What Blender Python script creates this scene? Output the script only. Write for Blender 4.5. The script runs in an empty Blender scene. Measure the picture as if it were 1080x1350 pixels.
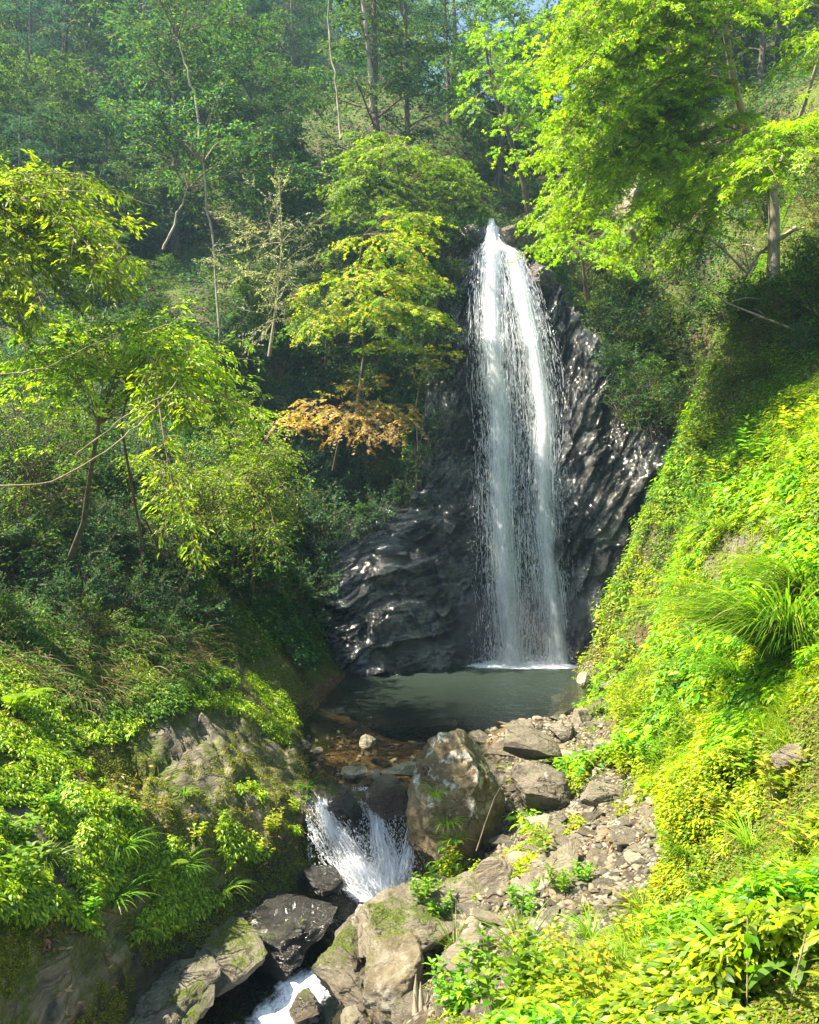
import bpy, bmesh, math, random
import numpy as np
from mathutils import Vector, Matrix, Euler

C = bpy.context.scene
COL = C.collection
R = math.radians

# ------------------------------------------------------------------ camera, sky, sun, exposure
FPX, CX, CY, CAMZ = 1060.0, 540.0, 675.0, 3.0
cam_d = bpy.data.cameras.new('camera')
cam = bpy.data.objects.new('camera', cam_d); COL.objects.link(cam)
cam.location = (0, 0, CAMZ); cam.rotation_euler = (R(90), 0, 0)
cam_d.sensor_fit = 'VERTICAL'; cam_d.sensor_height = 24.0; cam_d.lens = 24.0 * FPX / 1350.0
cam_d.clip_start = 0.05; cam_d.clip_end = 400
C.camera = cam

SUN_EL, SUN_AZ = R(57), R(-103)        # azimuth measured from +Y, negative = to the left
SUN = Vector((math.sin(SUN_AZ) * math.cos(SUN_EL), math.cos(SUN_AZ) * math.cos(SUN_EL), math.sin(SUN_EL)))
w = bpy.data.worlds.new('World'); C.world = w; w.use_nodes = True
nt = w.node_tree; nt.nodes.clear()
sky = nt.nodes.new('ShaderNodeTexSky'); sky.sky_type = 'NISHITA'; sky.sun_disc = False
sky.sun_elevation = SUN_EL; sky.sun_rotation = SUN_AZ
bg = nt.nodes.new('ShaderNodeBackground'); bg.inputs[1].default_value = 0.085
wo = nt.nodes.new('ShaderNodeOutputWorld')
nt.links.new(sky.outputs[0], bg.inputs[0]); nt.links.new(bg.outputs[0], wo.inputs[0])
sd = bpy.data.lights.new('sun', 'SUN'); sd.energy = 5.0; sd.angle = R(0.5); sd.color = (1.0, 0.93, 0.80)
so = bpy.data.objects.new('sun', sd); COL.objects.link(so)
so.rotation_euler = SUN.to_track_quat('Z', 'Y').to_euler()
C.view_settings.view_transform = 'Standard'; C.view_settings.look = 'None'
C.view_settings.exposure = 2.0; C.view_settings.gamma = 1.0
C.view_settings.use_white_balance = True; C.view_settings.white_balance_temperature = 7000; C.view_settings.white_balance_tint = 10
C.render.engine = 'CYCLES'
cy = C.cycles
cy.use_denoising = True
cy.max_bounces = 6; cy.diffuse_bounces = 3; cy.glossy_bounces = 2; cy.transmission_bounces = 4
cy.transparent_max_bounces = 12; cy.volume_bounces = 0; cy.caustics_reflective = False; cy.caustics_refractive = False
cy.sample_clamp_indirect = 6.0; cy.sample_clamp_direct = 0

# ------------------------------------------------------------------ numeric helpers
def P(px, py, D):
    return np.array([(px - CX) / FPX * D, D, CAMZ - (py - CY) / FPX * D])

def hsh(ix, iy, iz, s=0):
    with np.errstate(over='ignore'):
        h = (ix.astype(np.uint32) * np.uint32(374761393)) ^ (iy.astype(np.uint32) * np.uint32(668265263)) ^ (iz.astype(np.uint32) * np.uint32(2147483647 - 1234)) ^ np.uint32(s * 2654435 + 97)
        h = (h ^ (h >> np.uint32(13))) * np.uint32(1274126177)
        h = (h ^ (h >> np.uint32(16))) * np.uint32(2246822519)
        h = h ^ (h >> np.uint32(15))
    return h.astype(np.float64) / 4294967295.0

def vnoise(p, s=0):
    i = np.floor(p).astype(np.int64); f = p - i; f = f * f * f * (f * (f * 6 - 15) + 10)
    out = 0
    for dx in (0, 1):
        for dy in (0, 1):
            for dz in (0, 1):
                wgt = (f[:, 0] if dx else 1 - f[:, 0]) * (f[:, 1] if dy else 1 - f[:, 1]) * (f[:, 2] if dz else 1 - f[:, 2])
                out = out + wgt * hsh(i[:, 0] + dx, i[:, 1] + dy, i[:, 2] + dz, s)
    return out * 2 - 1

def fbm(p, oct=4, s=0, lac=2.03, gain=0.5, ridged=False):
    a, t, o = 1.0, 0.0, 0
    q = np.asarray(p, float).copy()
    for k in range(oct):
        n = vnoise(q, s + k * 7)
        if ridged: n = 1 - 2 * np.abs(n)
        o = o + a * n; t += a; a *= gain; q = q * lac + 11.3
    return o / t

def worley(p, s=0):
    i = np.floor(p).astype(np.int64)
    best = np.full(len(p), 1e9); sec = np.full(len(p), 1e9)
    bc = np.zeros((len(p), 3)); bi = np.zeros((len(p), 3), np.int64)
    for dx in (-1, 0, 1):
        for dy in (-1, 0, 1):
            for dz in (-1, 0, 1):
                c = i + np.array([dx, dy, dz])
                q = c + np.stack([hsh(c[:, 0], c[:, 1], c[:, 2], s + k) for k in (1, 2, 3)], 1)
                d = ((p - q) ** 2).sum(1)
                m = d < best
                sec = np.where(m, best, np.minimum(sec, d))
                best = np.where(m, d, best); bc[m] = q[m]; bi[m] = c[m]
    return bi, bc, np.sqrt(best), np.sqrt(sec)

def facet(p, s=0, tilt=0.6):
    """offset field made of tilted flat cells: the broken planes of rock"""
    bi, bc, f1, f2 = worley(p, s)
    r = np.stack([hsh(bi[:, 0], bi[:, 1], bi[:, 2], s + 20 + k) * 2 - 1 for k in range(4)], 1)
    return r[:, 0] * 0.5 + tilt * ((p - bc) * r[:, 1:]).sum(1), f2 - f1

class RBF:
    def __init__(self, pts, val, c=0.6):
        self.p = np.asarray(pts, float); self.c = c
        A = self.k(self.p) + np.eye(len(pts)) * 1e-4
        n = len(pts); Q = np.hstack([np.ones((n, 1)), self.p])
        M = np.block([[A, Q], [Q.T, np.zeros((3, 3))]])
        self.w = np.linalg.solve(M, np.concatenate([val, np.zeros(3)]))
    def k(self, q):
        d = ((q[:, None, :] - self.p[None]) ** 2).sum(2)
        return np.sqrt(d + self.c ** 2)
    def __call__(self, q):
        out = np.empty(len(q))
        for a in range(0, len(q), 20000):
            b = q[a:a + 20000]
            out[a:a + 20000] = self.k(b) @ self.w[:-3] + self.w[-3] + b @ self.w[-2:]
        return out

def inpoly(x, y, poly):
    c = np.zeros(np.shape(x), bool); n = len(poly)
    for i in range(n):
        x0, y0 = poly[i]; x1, y1 = poly[(i + 1) % n]
        if y0 == y1: continue
        c ^= ((y0 > y) != (y1 > y)) & (x < (x1 - x0) * (y - y0) / (y1 - y0) + x0)
    return c

def dseg(x, y, pts, closed=False):
    d = np.full(np.shape(x), 1e9); tt = np.zeros(np.shape(x))
    n = len(pts)
    for i in range(n if closed else n - 1):
        ax, ay = pts[i][:2]; bx, by = pts[(i + 1) % n][:2]
        L2 = (bx - ax) ** 2 + (by - ay) ** 2
        t = np.clip(((x - ax) * (bx - ax) + (y - ay) * (by - ay)) / L2, 0, 1)
        e = np.hypot(x - ax - t * (bx - ax), y - ay - t * (by - ay))
        m = e < d; d = np.where(m, e, d); tt = np.where(m, i + t, tt)
    return d, tt

def sstep(a, b, x):
    t = np.clip((x - a) / (b - a), 0, 1); return t * t * (3 - 2 * t)

def nrm(v):
    return v / (np.linalg.norm(v, axis=-1, keepdims=True) + 1e-9)

# ------------------------------------------------------------------ object helpers
def mesh_np(name, V, F, mat=None, col=None, smooth=True, attr='Col'):
    V = np.asarray(V, np.float32).reshape(-1, 3)
    if not isinstance(F, list): F = [F]
    me = bpy.data.meshes.new(name)
    me.vertices.add(len(V)); me.vertices.foreach_set('co', V.ravel())
    flat = np.concatenate([np.asarray(f, np.int32).ravel() for f in F])
    sizes = np.concatenate([np.full(len(f), f.shape[1], np.int32) for f in F])
    me.loops.add(len(flat)); me.loops.foreach_set('vertex_index', flat)
    st = np.concatenate([[0], np.cumsum(sizes)[:-1]]).astype(np.int32)
    me.polygons.add(len(sizes)); me.polygons.foreach_set('loop_start', st); me.polygons.foreach_set('loop_total', sizes)
    me.update(calc_edges=True)
    if smooth: me.polygons.foreach_set('use_smooth', np.ones(len(sizes), bool))
    if col is not None:
        a = me.attributes.new(attr, 'FLOAT_COLOR', 'POINT')
        c4 = np.ones((len(V), 4), np.float32); c4[:, :3] = col
        a.data.foreach_set('color', c4.ravel())
    if mat: me.materials.append(mat)
    return me

def ob(name, me, parent=None, loc=None, rot=None, scale=None):
    o = bpy.data.objects.new(name, me); COL.objects.link(o)
    if parent is not None: o.parent = parent
    if loc is not None: o.location = [float(v) for v in loc]
    if rot is not None: o.rotation_euler = rot
    if scale is not None: o.scale = (scale,) * 3 if np.isscalar(scale) else scale
    return o

def tag(o, label, cat=None, group=None, kind=None):
    o['label'] = label
    if cat: o['category'] = cat
    if group: o['group'] = group
    if kind: o['kind'] = kind
    return o

def struct(o, label=None):
    o['kind'] = 'structure'
    if label: o['label'] = label
    return o

def thing(name, loc, label, cat, group=None, rz=0):
    o = ob(name, None, loc=loc, rot=(0, 0, rz)); return tag(o, label, cat, group)

# ------------------------------------------------------------------ materials
def mat_new(name):
    m = bpy.data.materials.new(name); m.use_nodes = True
    t = m.node_tree; t.nodes.clear()
    out = t.nodes.new('ShaderNodeOutputMaterial')
    return m, t, out

class NT:
    def __init__(self, t): self.t = t
    def n(self, typ, **kw):
        x = self.t.nodes.new(typ)
        for k, v in kw.items(): setattr(x, k, v)
        return x
    def link(self, a, b): self.t.links.new(a, b)
    def noise(self, vec, scale, detail=6, rough=0.6, dist=0.0):
        x = self.n('ShaderNodeTexNoise'); x.inputs['Scale'].default_value = scale
        x.inputs['Detail'].default_value = detail; x.inputs['Roughness'].default_value = rough
        x.inputs['Distortion'].default_value = dist
        if vec is not None: self.link(vec, x.inputs['Vector'])
        return x.outputs[0]
    def voro(self, vec, scale, feature='F1', out='Distance'):
        x = self.n('ShaderNodeTexVoronoi', feature=feature); x.inputs['Scale'].default_value = scale
        if vec is not None: self.link(vec, x.inputs['Vector'])
        return x.outputs[out]
    def mapping(self, vec, scale=(1, 1, 1), rot=(0, 0, 0)):
        x = self.n('ShaderNodeMapping'); x.inputs['Scale'].default_value = scale; x.inputs['Rotation'].default_value = rot
        self.link(vec, x.inputs['Vector']); return x.outputs[0]
    def ramp(self, fac, stops, interp='LINEAR'):
        x = self.n('ShaderNodeValToRGB'); r = x.color_ramp; r.interpolation = interp
        while len(r.elements) < len(stops): r.elements.new(0.5)
        for e, (p, c) in zip(r.elements, stops):
            e.position = p; e.color = (*c, 1) if len(c) == 3 else c
        self.link(fac, x.inputs[0]); return x.outputs[0]
    def rng(self, fac, a, b, c=0.0, d=1.0):
        x = self.n('ShaderNodeMapRange'); x.inputs[1].default_value = a; x.inputs[2].default_value = b
        x.inputs[3].default_value = c; x.inputs[4].default_value = d
        self.link(fac, x.inputs[0]); return x.outputs[0]
    def math(self, op, a, b=None):
        x = self.n('ShaderNodeMath', operation=op)
        for i, v in enumerate((a, b)):
            if v is None: continue
            if isinstance(v, (int, float)): x.inputs[i].default_value = v
            else: self.link(v, x.inputs[i])
        return x.outputs[0]
    def mix(self, fac, a, b, blend='MIX'):
        x = self.n('ShaderNodeMix', data_type='RGBA', blend_type=blend)
        for s, v in ((x.inputs[0], fac), (x.inputs[6], a), (x.inputs[7], b)):
            if isinstance(v, (int, float)): s.default_value = v
            elif isinstance(v, tuple): s.default_value = (*v, 1)
            else: self.link(v, s)
        return x.outputs[2]
    def mixsh(self, fac, a, b):
        x = self.n('ShaderNodeMixShader')
        if isinstance(fac, (int, float)): x.inputs[0].default_value = fac
        else: self.link(fac, x.inputs[0])
        self.link(a, x.inputs[1]); self.link(b, x.inputs[2]); return x.outputs[0]
    def bump(self, h, strength=0.5, dist=0.05, normal=None):
        x = self.n('ShaderNodeBump'); x.inputs['Strength'].default_value = strength; x.inputs['Distance'].default_value = dist
        self.link(h, x.inputs['Height'])
        if normal is not None: self.link(normal, x.inputs['Normal'])
        return x.outputs[0]
    def princ(self, col, rough=0.8, normal=None, spec=0.4):
        x = self.n('ShaderNodeBsdfPrincipled')
        for k, v in (('Base Color', col), ('Roughness', rough), ('Specular IOR Level', spec)):
            s = x.inputs[k]
            if isinstance(v, (int, float)): s.default_value = v
            elif isinstance(v, tuple): s.default_value = (*v, 1)
            else: self.link(v, s)
        if normal is not None: self.link(normal, x.inputs['Normal'])
        return x.outputs[0]

def leaf_material(name, trans=0.58, gloss=0.025, rough=0.5, tint=(1.2, 1.3, 0.5)):
    m, t, out = mat_new(name); g = NT(t)
    a = g.n('ShaderNodeAttribute', attribute_name='Col').outputs['Color']
    oi = g.n('ShaderNodeObjectInfo').outputs['Random']
    hs = g.n('ShaderNodeHueSaturation'); g.link(a, hs.inputs['Color'])
    g.link(g.rng(oi, 0, 1, 0.485, 0.515), hs.inputs['Hue']); g.link(g.rng(oi, 0, 1, 0.8, 1.25), hs.inputs['Value'])
    c = hs.outputs[0]
    d = g.n('ShaderNodeBsdfDiffuse'); g.link(c, d.inputs[0])
    tr = g.n('ShaderNodeBsdfTranslucent'); g.link(g.mix(1.0, c, tint, 'MULTIPLY'), tr.inputs[0])
    gl = g.n('ShaderNodeBsdfGlossy'); gl.inputs['Roughness'].default_value = rough; gl.inputs[0].default_value = (1, 1, 1, 1)
    s = g.mixsh(trans, d.outputs[0], tr.outputs[0])
    s = g.mixsh(gloss, s, gl.outputs[0])
    g.link(s, out.inputs[0]); return m

def bark_material(name, c1, c2, scale=6):
    m, t, out = mat_new(name); g = NT(t)
    tc = g.n('ShaderNodeTexCoord').outputs['Object']
    v = g.mapping(tc, (scale, scale, scale * 0.35))
    n1 = g.noise(v, 2.0, 8, 0.65); n2 = g.noise(tc, 3.0, 3, 0.5)
    c = g.mix(g.rng(n1, 0.35, 0.65), c1, c2)
    c = g.mix(g.rng(n2, 0.55, 0.7, 0, 0.55), c, (0.07, 0.085, 0.03))
    g.link(g.princ(c, 0.85, g.bump(n1, 0.6, 0.02)), out.inputs[0]); return m

def rock_material(name, base=(0.20, 0.18, 0.14), dark=(0.06, 0.055, 0.045), strata=(1, 1, 5), rot=(0.3, 0.5, 0),
                  moss=0.3, lichen=0.2, rough=0.8, rust=0.0, lz=0.0, wet=0.0, mosscol=(0.085, 0.115, 0.012)):
    m, t, out = mat_new(name); g = NT(t)
    tc = g.n('ShaderNodeTexCoord').outputs['Object']
    oi = g.n('ShaderNodeObjectInfo').outputs['Random']
    add = g.n('ShaderNodeVectorMath', operation='ADD'); g.link(tc, add.inputs[0])
    cmb = g.n('ShaderNodeCombineXYZ'); g.link(g.math('MULTIPLY', oi, 37.0), cmb.inputs[0]); g.link(g.math('MULTIPLY', oi, 91.0), cmb.inputs[2])
    g.link(cmb.outputs[0], add.inputs[1]); v = add.outputs[0]
    sv = g.mapping(v, strata, rot)
    n1 = g.noise(v, 3.0, 9, 0.65, 0.3); ns = g.noise(sv, 4.0, 9, 0.7, 0.25); nf = g.noise(v, 22.0, 8, 0.75); nv = g.noise(sv, 16.0, 8, 0.75, 0.3)
    c = g.mix(g.rng(n1, 0.36, 0.62), dark, base)
    c = g.mix(g.rng(nv, 0.5, 0.68, 0, 0.6), c, tuple(1.5 * k for k in base))
    c = g.mix(g.rng(nv, 0.32, 0.47, 0.7, 0), c, dark)
    c = g.mix(g.rng(ns, 0.38, 0.62, 0.35, 0.0), c, dark)
    c = g.mix(g.rng(oi, 0, 1, 0, 0.35), c, (base[0] * 1.15, base[1] * 0.95, base[2] * 0.8))
    if rust: c = g.mix(g.math('MULTIPLY', g.rng(g.noise(v, 2.3, 5, 0.6), 0.5 - rust * 0.2, 0.62), 0.8), c, (0.30, 0.15, 0.05))
    wv = g.n('ShaderNodeVectorMath', operation='MULTIPLY_ADD'); wn = g.n('ShaderNodeTexNoise'); wn.inputs['Scale'].default_value = 3.0; wn.inputs['Detail'].default_value = 5; g.link(sv, wn.inputs['Vector'])
    g.link(wn.outputs['Color'], wv.inputs[0]); wv.inputs[1].default_value = (0.6, 0.6, 0.6); g.link(sv, wv.inputs[2])
    ce = g.voro(wv.outputs[0], 2.3, 'DISTANCE_TO_EDGE'); ck = g.math('MAXIMUM', g.rng(ce, 0.0, 0.022), g.rng(g.noise(v, 1.9, 3, 0.5), 0.46, 0.52))
    c = g.mix(ck, g.mix(1.0, c, (0.22, 0.2, 0.18), 'MULTIPLY'), c)
    crn = g.noise(g.mapping(v, (strata[0], strata[1], strata[2] * 0.8), rot), 2.6, 5, 0.55, 1.5)
    crack = g.rng(g.math('ABSOLUTE', g.math('SUBTRACT', crn, 0.5)), 0.0, 0.006, 0.5, 1.0)
    c = g.mix(crack, g.mix(1.0, c, (0.3, 0.28, 0.25), 'MULTIPLY'), c)
    c = g.mix(g.rng(nf, 0.35, 0.7, 0.35, 0.0), c, dark)
    if lichen:
        ln = g.noise(v, 7.0, 6, 0.7); l2 = g.noise(v, 1.6, 3, 0.5)
        if lz:
            sz = g.n('ShaderNodeSeparateXYZ'); g.link(tc, sz.inputs[0]); l2 = g.math('ADD', l2, g.rng(sz.outputs[2], -0.2, 0.65, -0.25, lz))
        lf = g.math('MULTIPLY', g.rng(ln, 0.58 - lichen * 0.08, 0.62), g.rng(l2, 0.62 - lichen * 0.35, 0.68))
        c = g.mix(lf, c, (0.62, 0.62, 0.54))
    rr = rough
    if moss:
        geo = g.n('ShaderNodeNewGeometry'); sx = g.n('ShaderNodeSeparateXYZ'); g.link(geo.outputs['Normal'], sx.inputs[0])
        mn = g.noise(v, 2.4, 7, 0.7)
        f = g.math('ADD', g.math('MULTIPLY', sx.outputs[2], 0.22), mn)
        f = g.math('ADD', f, g.math('MULTIPLY', g.math('ADD', nf, g.noise(v, 60.0, 4, 0.7)), 0.3)); mf = g.rng(f, 1.12 - moss * 0.3, 1.22 - moss * 0.3)
        mc = g.mix(g.rng(g.noise(v, 70.0, 5, 0.75), 0.35, 0.65), tuple(0.3 * k for k in mosscol), tuple(1.9 * k for k in mosscol))
        c = g.mix(mf, c, mc)
    h = g.math('ADD', g.math('MULTIPLY', ns, 0.8), g.math('ADD', g.math('MULTIPLY', nf, 0.5), g.math('ADD', g.math('MULTIPLY', nv, 0.6), g.math('MULTIPLY', ck, 0.7))))
    nb = g.bump(h, 1.0, 0.06)
    g.link(g.princ(c, g.rng(n1, 0.35, 0.65, rr * 0.6, rr * 1.5) if wet else rr, nb, 1.0 if wet else 0.35), out.inputs[0]); return m

M = {}
M['leaf'] = leaf_material('leaf')
M['leaf_glossy'] = leaf_material('leaf_glossy', 0.45, 0.035, 0.4)
M['leaf_dark'] = leaf_material('leaf_dark', 0.42, 0.018, 0.6, (1.2, 1.2, 0.7))
M['bark'] = bark_material('bark', (0.16, 0.13, 0.09), (0.05, 0.04, 0.03))
M['pale_bark'] = bark_material('pale_bark', (0.42, 0.38, 0.28), (0.16, 0.13, 0.09), 4)
M['twig'] = bark_material('twig', (0.22, 0.16, 0.09), (0.10, 0.07, 0.04))
M['vine'] = bark_material('vine', (0.34, 0.30, 0.16), (0.16, 0.13, 0.06))
M['stone'] = rock_material('stone', (0.36, 0.33, 0.25), (0.13, 0.118, 0.088), moss=0.15, lichen=0.3)
M['pale_stone'] = rock_material('pale_stone', (0.46, 0.42, 0.31), (0.20, 0.18, 0.12), moss=0.1, lichen=0.3)
M['brown_stone'] = rock_material('brown_stone', (0.30, 0.26, 0.19), (0.10, 0.085, 0.062), moss=0.15, lichen=0.3)
M['mossy_rock'] = rock_material('mossy_rock', (0.24, 0.21, 0.15), (0.07, 0.06, 0.045), moss=0.62, lichen=0.35)
M['layered_rock'] = rock_material('layered_rock', (0.35, 0.315, 0.24), (0.11, 0.10, 0.075), strata=(0.7, 0.7, 6), rot=(0.25, -0.3, 0.2), moss=0.45, lichen=0.3)
M['lichen_rock'] = rock_material('lichen_rock', (0.36, 0.29, 0.17), (0.12, 0.095, 0.055), strata=(1.5, 1.5, 2), moss=0.45, lichen=0.6, lz=0.5)
M['ochre_rock'] = rock_material('ochre_rock', (0.31, 0.265, 0.17), (0.10, 0.082, 0.05), strata=(1.2, 1.2, 2), moss=0.55, lichen=0.9, rust=0.0)
M['wet_rock'] = rock_material('wet_rock', (0.04, 0.038, 0.03), (0.008, 0.008, 0.007), strata=(0.8, 0.8, 5), rot=(0.5, -0.4, 0), moss=0.1, lichen=0.0, rough=0.22, wet=1)
M['wet_brown_rock'] = rock_material('wet_brown_rock', (0.16, 0.12, 0.075), (0.04, 0.035, 0.025), moss=0.2, lichen=0.1, rough=0.33, wet=1)

# ------------------------------------------------------------------ the lie of the land
POOL = [(-1.12, 8.85), (-1.25, 9.8), (-1.5, 11.2), (-1.35, 13.2), (-1.15, 14.6), (-1.6, 17.6), (4.2, 17.6), (3.6, 15.7),
        (2.9, 14.3), (2.0, 12.6), (1.35, 11.2), (0.85, 10.2), (0.45, 9.3), (0.2, 8.85)]
CHAN = [(-0.42, 8.45), (-0.5, 7.8), (-0.85, 7.1), (-1.25, 6.3), (-1.4, 5.2), (-1.35, 3.5), (-1.3, -6.0)]
ctl = []
def cp(*a):
    for px, py, D in a: ctl.append(tuple(P(px, py, D)))
# gravel bar and near bank
cp((700, 950, 11.0), (780, 930, 11.9), (780, 990, 9.4), (690, 1020, 8.7), (850, 1050, 7.3), (760, 1080, 7.3), (700, 1110, 7.0),
   (640, 1190, 5.75), (720, 1200, 5.1), (800, 1150, 5.6), (880, 1150, 5.1), (620, 1300, 3.95), (720, 1300, 3.6), (850, 1300, 3.05), (540, 1349, 4.2),
   (790, 900, 13.3), (838, 560, 15.2), (832, 650, 14.6), (838, 760, 13.6), (822, 845, 13.0))
# right bank
cp((850, 900, 11.0), (1000, 900, 6.5), (1070, 950, 4.6), (900, 1000, 7.3), (1000, 1100, 4.6), (1070, 1200, 3.0), (1070, 1340, 2.0),
   (900, 750, 10.8), (1000, 720, 8.4), (1070, 650, 7.2), (850, 600, 14.2), (860, 850, 12.4), (1000, 560, 11.2), (1070, 500, 10.6),
   (880, 520, 14.3), (830, 420, 17.0), (1020, 395, 13.0), (1070, 300, 14.5), (860, 260, 18.5), (1000, 150, 18.5), (950, 830, 8.4), (950, 620, 11.5))
# left bank mound
cp((402, 985, 9.7), (392, 955, 10.4), (350, 900, 10.9), (250, 870, 9.7), (100, 850, 8.7), (0, 830, 8.6), (240, 980, 7.9), (380, 1100, 7.6),
   (330, 1130, 7.2), (100, 1050, 6.5), (0, 1100, 5.5), (200, 1240, 6.0), (60, 1250, 5.1), (0, 1340, 4.5), (320, 1040, 7.9), (120, 1300, 5.4), (180, 1120, 6.4), (290, 1190, 6.7))
# hollow and slope behind the mound
cp((400, 870, 14.0), (370, 800, 14.6), (300, 750, 12.6), (100, 700, 11.2), (0, 640, 12.0), (200, 600, 13.4), (300, 640, 13.6), (400, 650, 16.5), (300, 500, 18.0), (440, 500, 18.2),
   (300, 300, 24.0), (100, 300, 23.0), (0, 450, 17.0), (300, 100, 32.0), (500, 100, 30.0), (100, 100, 30), (450, 330, 22.0), (560, 250, 23.5), (600, 190, 27))
# the drop behind the fall, its lip and the gully above
for x, y, z in [(-2.5, 17.6, 1.0), (-1, 17.3, -0.4), (0.5, 17.7, -0.4), (2.2, 17.7, -0.4), (3.8, 17.4, -0.2),
                (-0.5, 18.6, 4.5), (1.0, 19.0, 5), (2.2, 19.0, 5), (3.6, 18.6, 5), (0.6, 19.8, 9.4), (1.9, 19.8, 9.3), (2.8, 19.8, 9.2), (4.0, 19.4, 8.6),
                (2.1, 22, 10.2), (2.6, 26, 12.2), (4, 40, 18), (5.2, 55, 22), (7, 75, 22),
                (-8, 50, 38), (-25, 15, 10), (-25, 30, 26), (-30, 60, 42), (14, 45, 32), (20, 20, 18), (12, 30, 21), (12, 8, 9), (8, 3, 6), (7, 8, 6.5), (5, 2, 4.2),
                (-40, 0, 16), (-12, 4, 4), (-9, 9, 5), (-5, 2, 1.2), (-12, 12, 7), (0, 2.5, 1.0), (0.0, 0, 1.5), (0, -8, 2.0), (-0.6, 3.2, 0.2), (2, 0, 2), (10, -8, 6), (-10, -8, 4), (25, -5, 14), (30, 50, 34),
                (-1.35, 5, -1.2), (-1.3, 2, -1.2), (-0.2, 6.0, -0.9), (-0.5, 7.8, -1.1), (0.1, 6.8, -0.5), (0.15, 5.2, -0.2), (-0.3, 4.7, -0.5)]:
    ctl.append((x, y, z))
ctl = np.array(ctl)
Hr = RBF(ctl[:, :2], ctl[:, 2], 0.5)
Hr_raw = Hr

def H0(x, y):
    x = np.asarray(x, float); y = np.asarray(y, float); q = np.stack([x.ravel(), y.ravel()], 1)
    z = Hr(q).reshape(x.shape)
    inp = inpoly(x, y, POOL); dp, _ = dseg(x, y, POOL, True)
    bed = -0.05 - 0.04 * sstep(9.5, 12, y) - 0.28 * sstep(10.5, 16, y)
    zin = np.minimum(z, bed * sstep(0, 0.6, dp) - 0.015)
    z = np.where(inp, zin, np.minimum(z, 0.05 + 1.6 * dp + 0.9 * np.maximum(dp - 0.4, 0)))
    # banks keep the pool in
    near = (~inp) & (dp < 0.8) & (y < 16)
    z = np.where(near & (x < 0), np.maximum(z, np.minimum(0.5 * dp, 0.3) * (y > 9.0)), z)
    # stream channel
    dc, _ = dseg(x, y, CHAN)
    chan = -1.18 + 2.3 * np.maximum(dc - 0.42, 0) ** 0.9
    z = np.where(y < 8.62, np.minimum(z, chan), z)
    return z

def axis(segs):
    out = [segs[0][0]]
    for a, b, s in segs:
        n = max(1, int(round((b - a) / s))); out += list(np.linspace(a, b, n + 1)[1:])
    return np.array(out)
GX = axis([(-60, -20, 2.5), (-20, -8, 0.45), (-8, -4.5, 0.1), (-4.5, 4.5, 0.035), (4.5, 8, 0.08), (8, 20, 0.45), (20, 60, 2.5)])
GY = axis([(-10, 0, 0.6), (0, 2, 0.1), (2, 9.5, 0.035), (9.5, 16, 0.06), (16, 24, 0.12), (24, 45, 0.45), (45, 95, 2.5)])
XX, YY = np.meshgrid(GX, GY)
ZZ = H0(XX, YY)
px3 = np.stack([XX.ravel(), YY.ravel(), ZZ.ravel()], 1)
# surface kind: rock on the left mound and channel sides, moss, gravel bar
def hit0(px, py, Hf):
    D = np.arange(1.4, 60, 0.02); z = CAMZ - (py - CY) / FPX * D; x = (px - CX) / FPX * D
    h = Hf(x, D); k = np.where(h >= z)[0]
    d = D[k[0]] if len(k) else 60.0
    return np.array([(px - CX) / FPX * d, d, CAMZ - (py - CY) / FPX * d])
def world_poly(pts): return [tuple(hit0(a, b, H0)[:2]) for a, b in pts]
GRAVEL = world_poly([(570, 1349), (520, 1250), (560, 1150), (560, 1040), (560, 1000), (640, 950), (690, 905), (770, 885), (800, 900), (800, 960), (820, 1000), (865, 1050),
                     (880, 1100), (880, 1140), (840, 1200), (800, 1260), (720, 1300), (640, 1349)])
LROCK = world_poly([(170, 985), (250, 950), (310, 960), (290, 1010), (280, 1060), (240, 1070), (200, 1030), (150, 1010)])
RROCK = world_poly([(925, 760), (960, 715), (1030, 670), (1040, 700), (1000, 730), (985, 775), (945, 778)])
fine = sstep(0.5, 0.05, np.abs(np.gradient(XX, axis=1)))
dL, _ = dseg(XX, YY, LROCK, True); inL = inpoly(XX, YY, LROCK)
dR, _ = dseg(XX, YY, RROCK, True); inR = inpoly(XX, YY, RROCK)
dG, _ = dseg(XX, YY, GRAVEL, True); inG = inpoly(XX, YY, GRAVEL)
dC, _ = dseg(XX, YY, CHAN)
wob = fbm(px3 * 1.7, 4, 5).reshape(XX.shape)
chanside = sstep(2.2, 1.2, dC + wob * 0.5) * (YY < 9.0) * (XX < -0.4)
rock = np.maximum.reduce([np.where(inL, 1, sstep(0.25, 0, dL)), np.where(inR, 1, sstep(0.15, 0, dR)), chanside])
moundR = (XX < -1.0) & (XX > -2.9) & (YY > 8.6) & (YY < 12)
rock = np.where(moundR, np.maximum(rock, 0.6), rock)
gravel = np.where(inG, 1, sstep(0.2, 0, dG)) * (1 - rock)
dP, _ = dseg(XX, YY, POOL, True); inP = inpoly(XX, YY, POOL)
wet = np.maximum(np.where(inP, 1, sstep(0.25, 0.02, dP) * (ZZ < 0.25)), sstep(0.95, 0.7, dC + 0.25 * wob) * (YY < 9.2) * (ZZ < -0.3))
f1, e1 = facet(px3 * np.array([1.3, 1.3, 3.0]) + wob.ravel()[:, None] * 0.4, 3); f2, e2 = facet(px3 * np.array([4, 4, 9.0]), 9)
lump = fbm(px3 * 1.1, 5, 2).reshape(XX.shape) * 0.14 + fbm(px3 * 5.0, 4, 12).reshape(XX.shape) * 0.05
rd = (f1 * 0.16 + f2 * 0.045 - 0.05 * sstep(0.12, 0, e1)).reshape(XX.shape)
gr = (fbm(px3 * 9.0, 3, 33).reshape(XX.shape)) * 0.03
amp = np.where(inP, 0.25, 1.0) * fine
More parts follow.
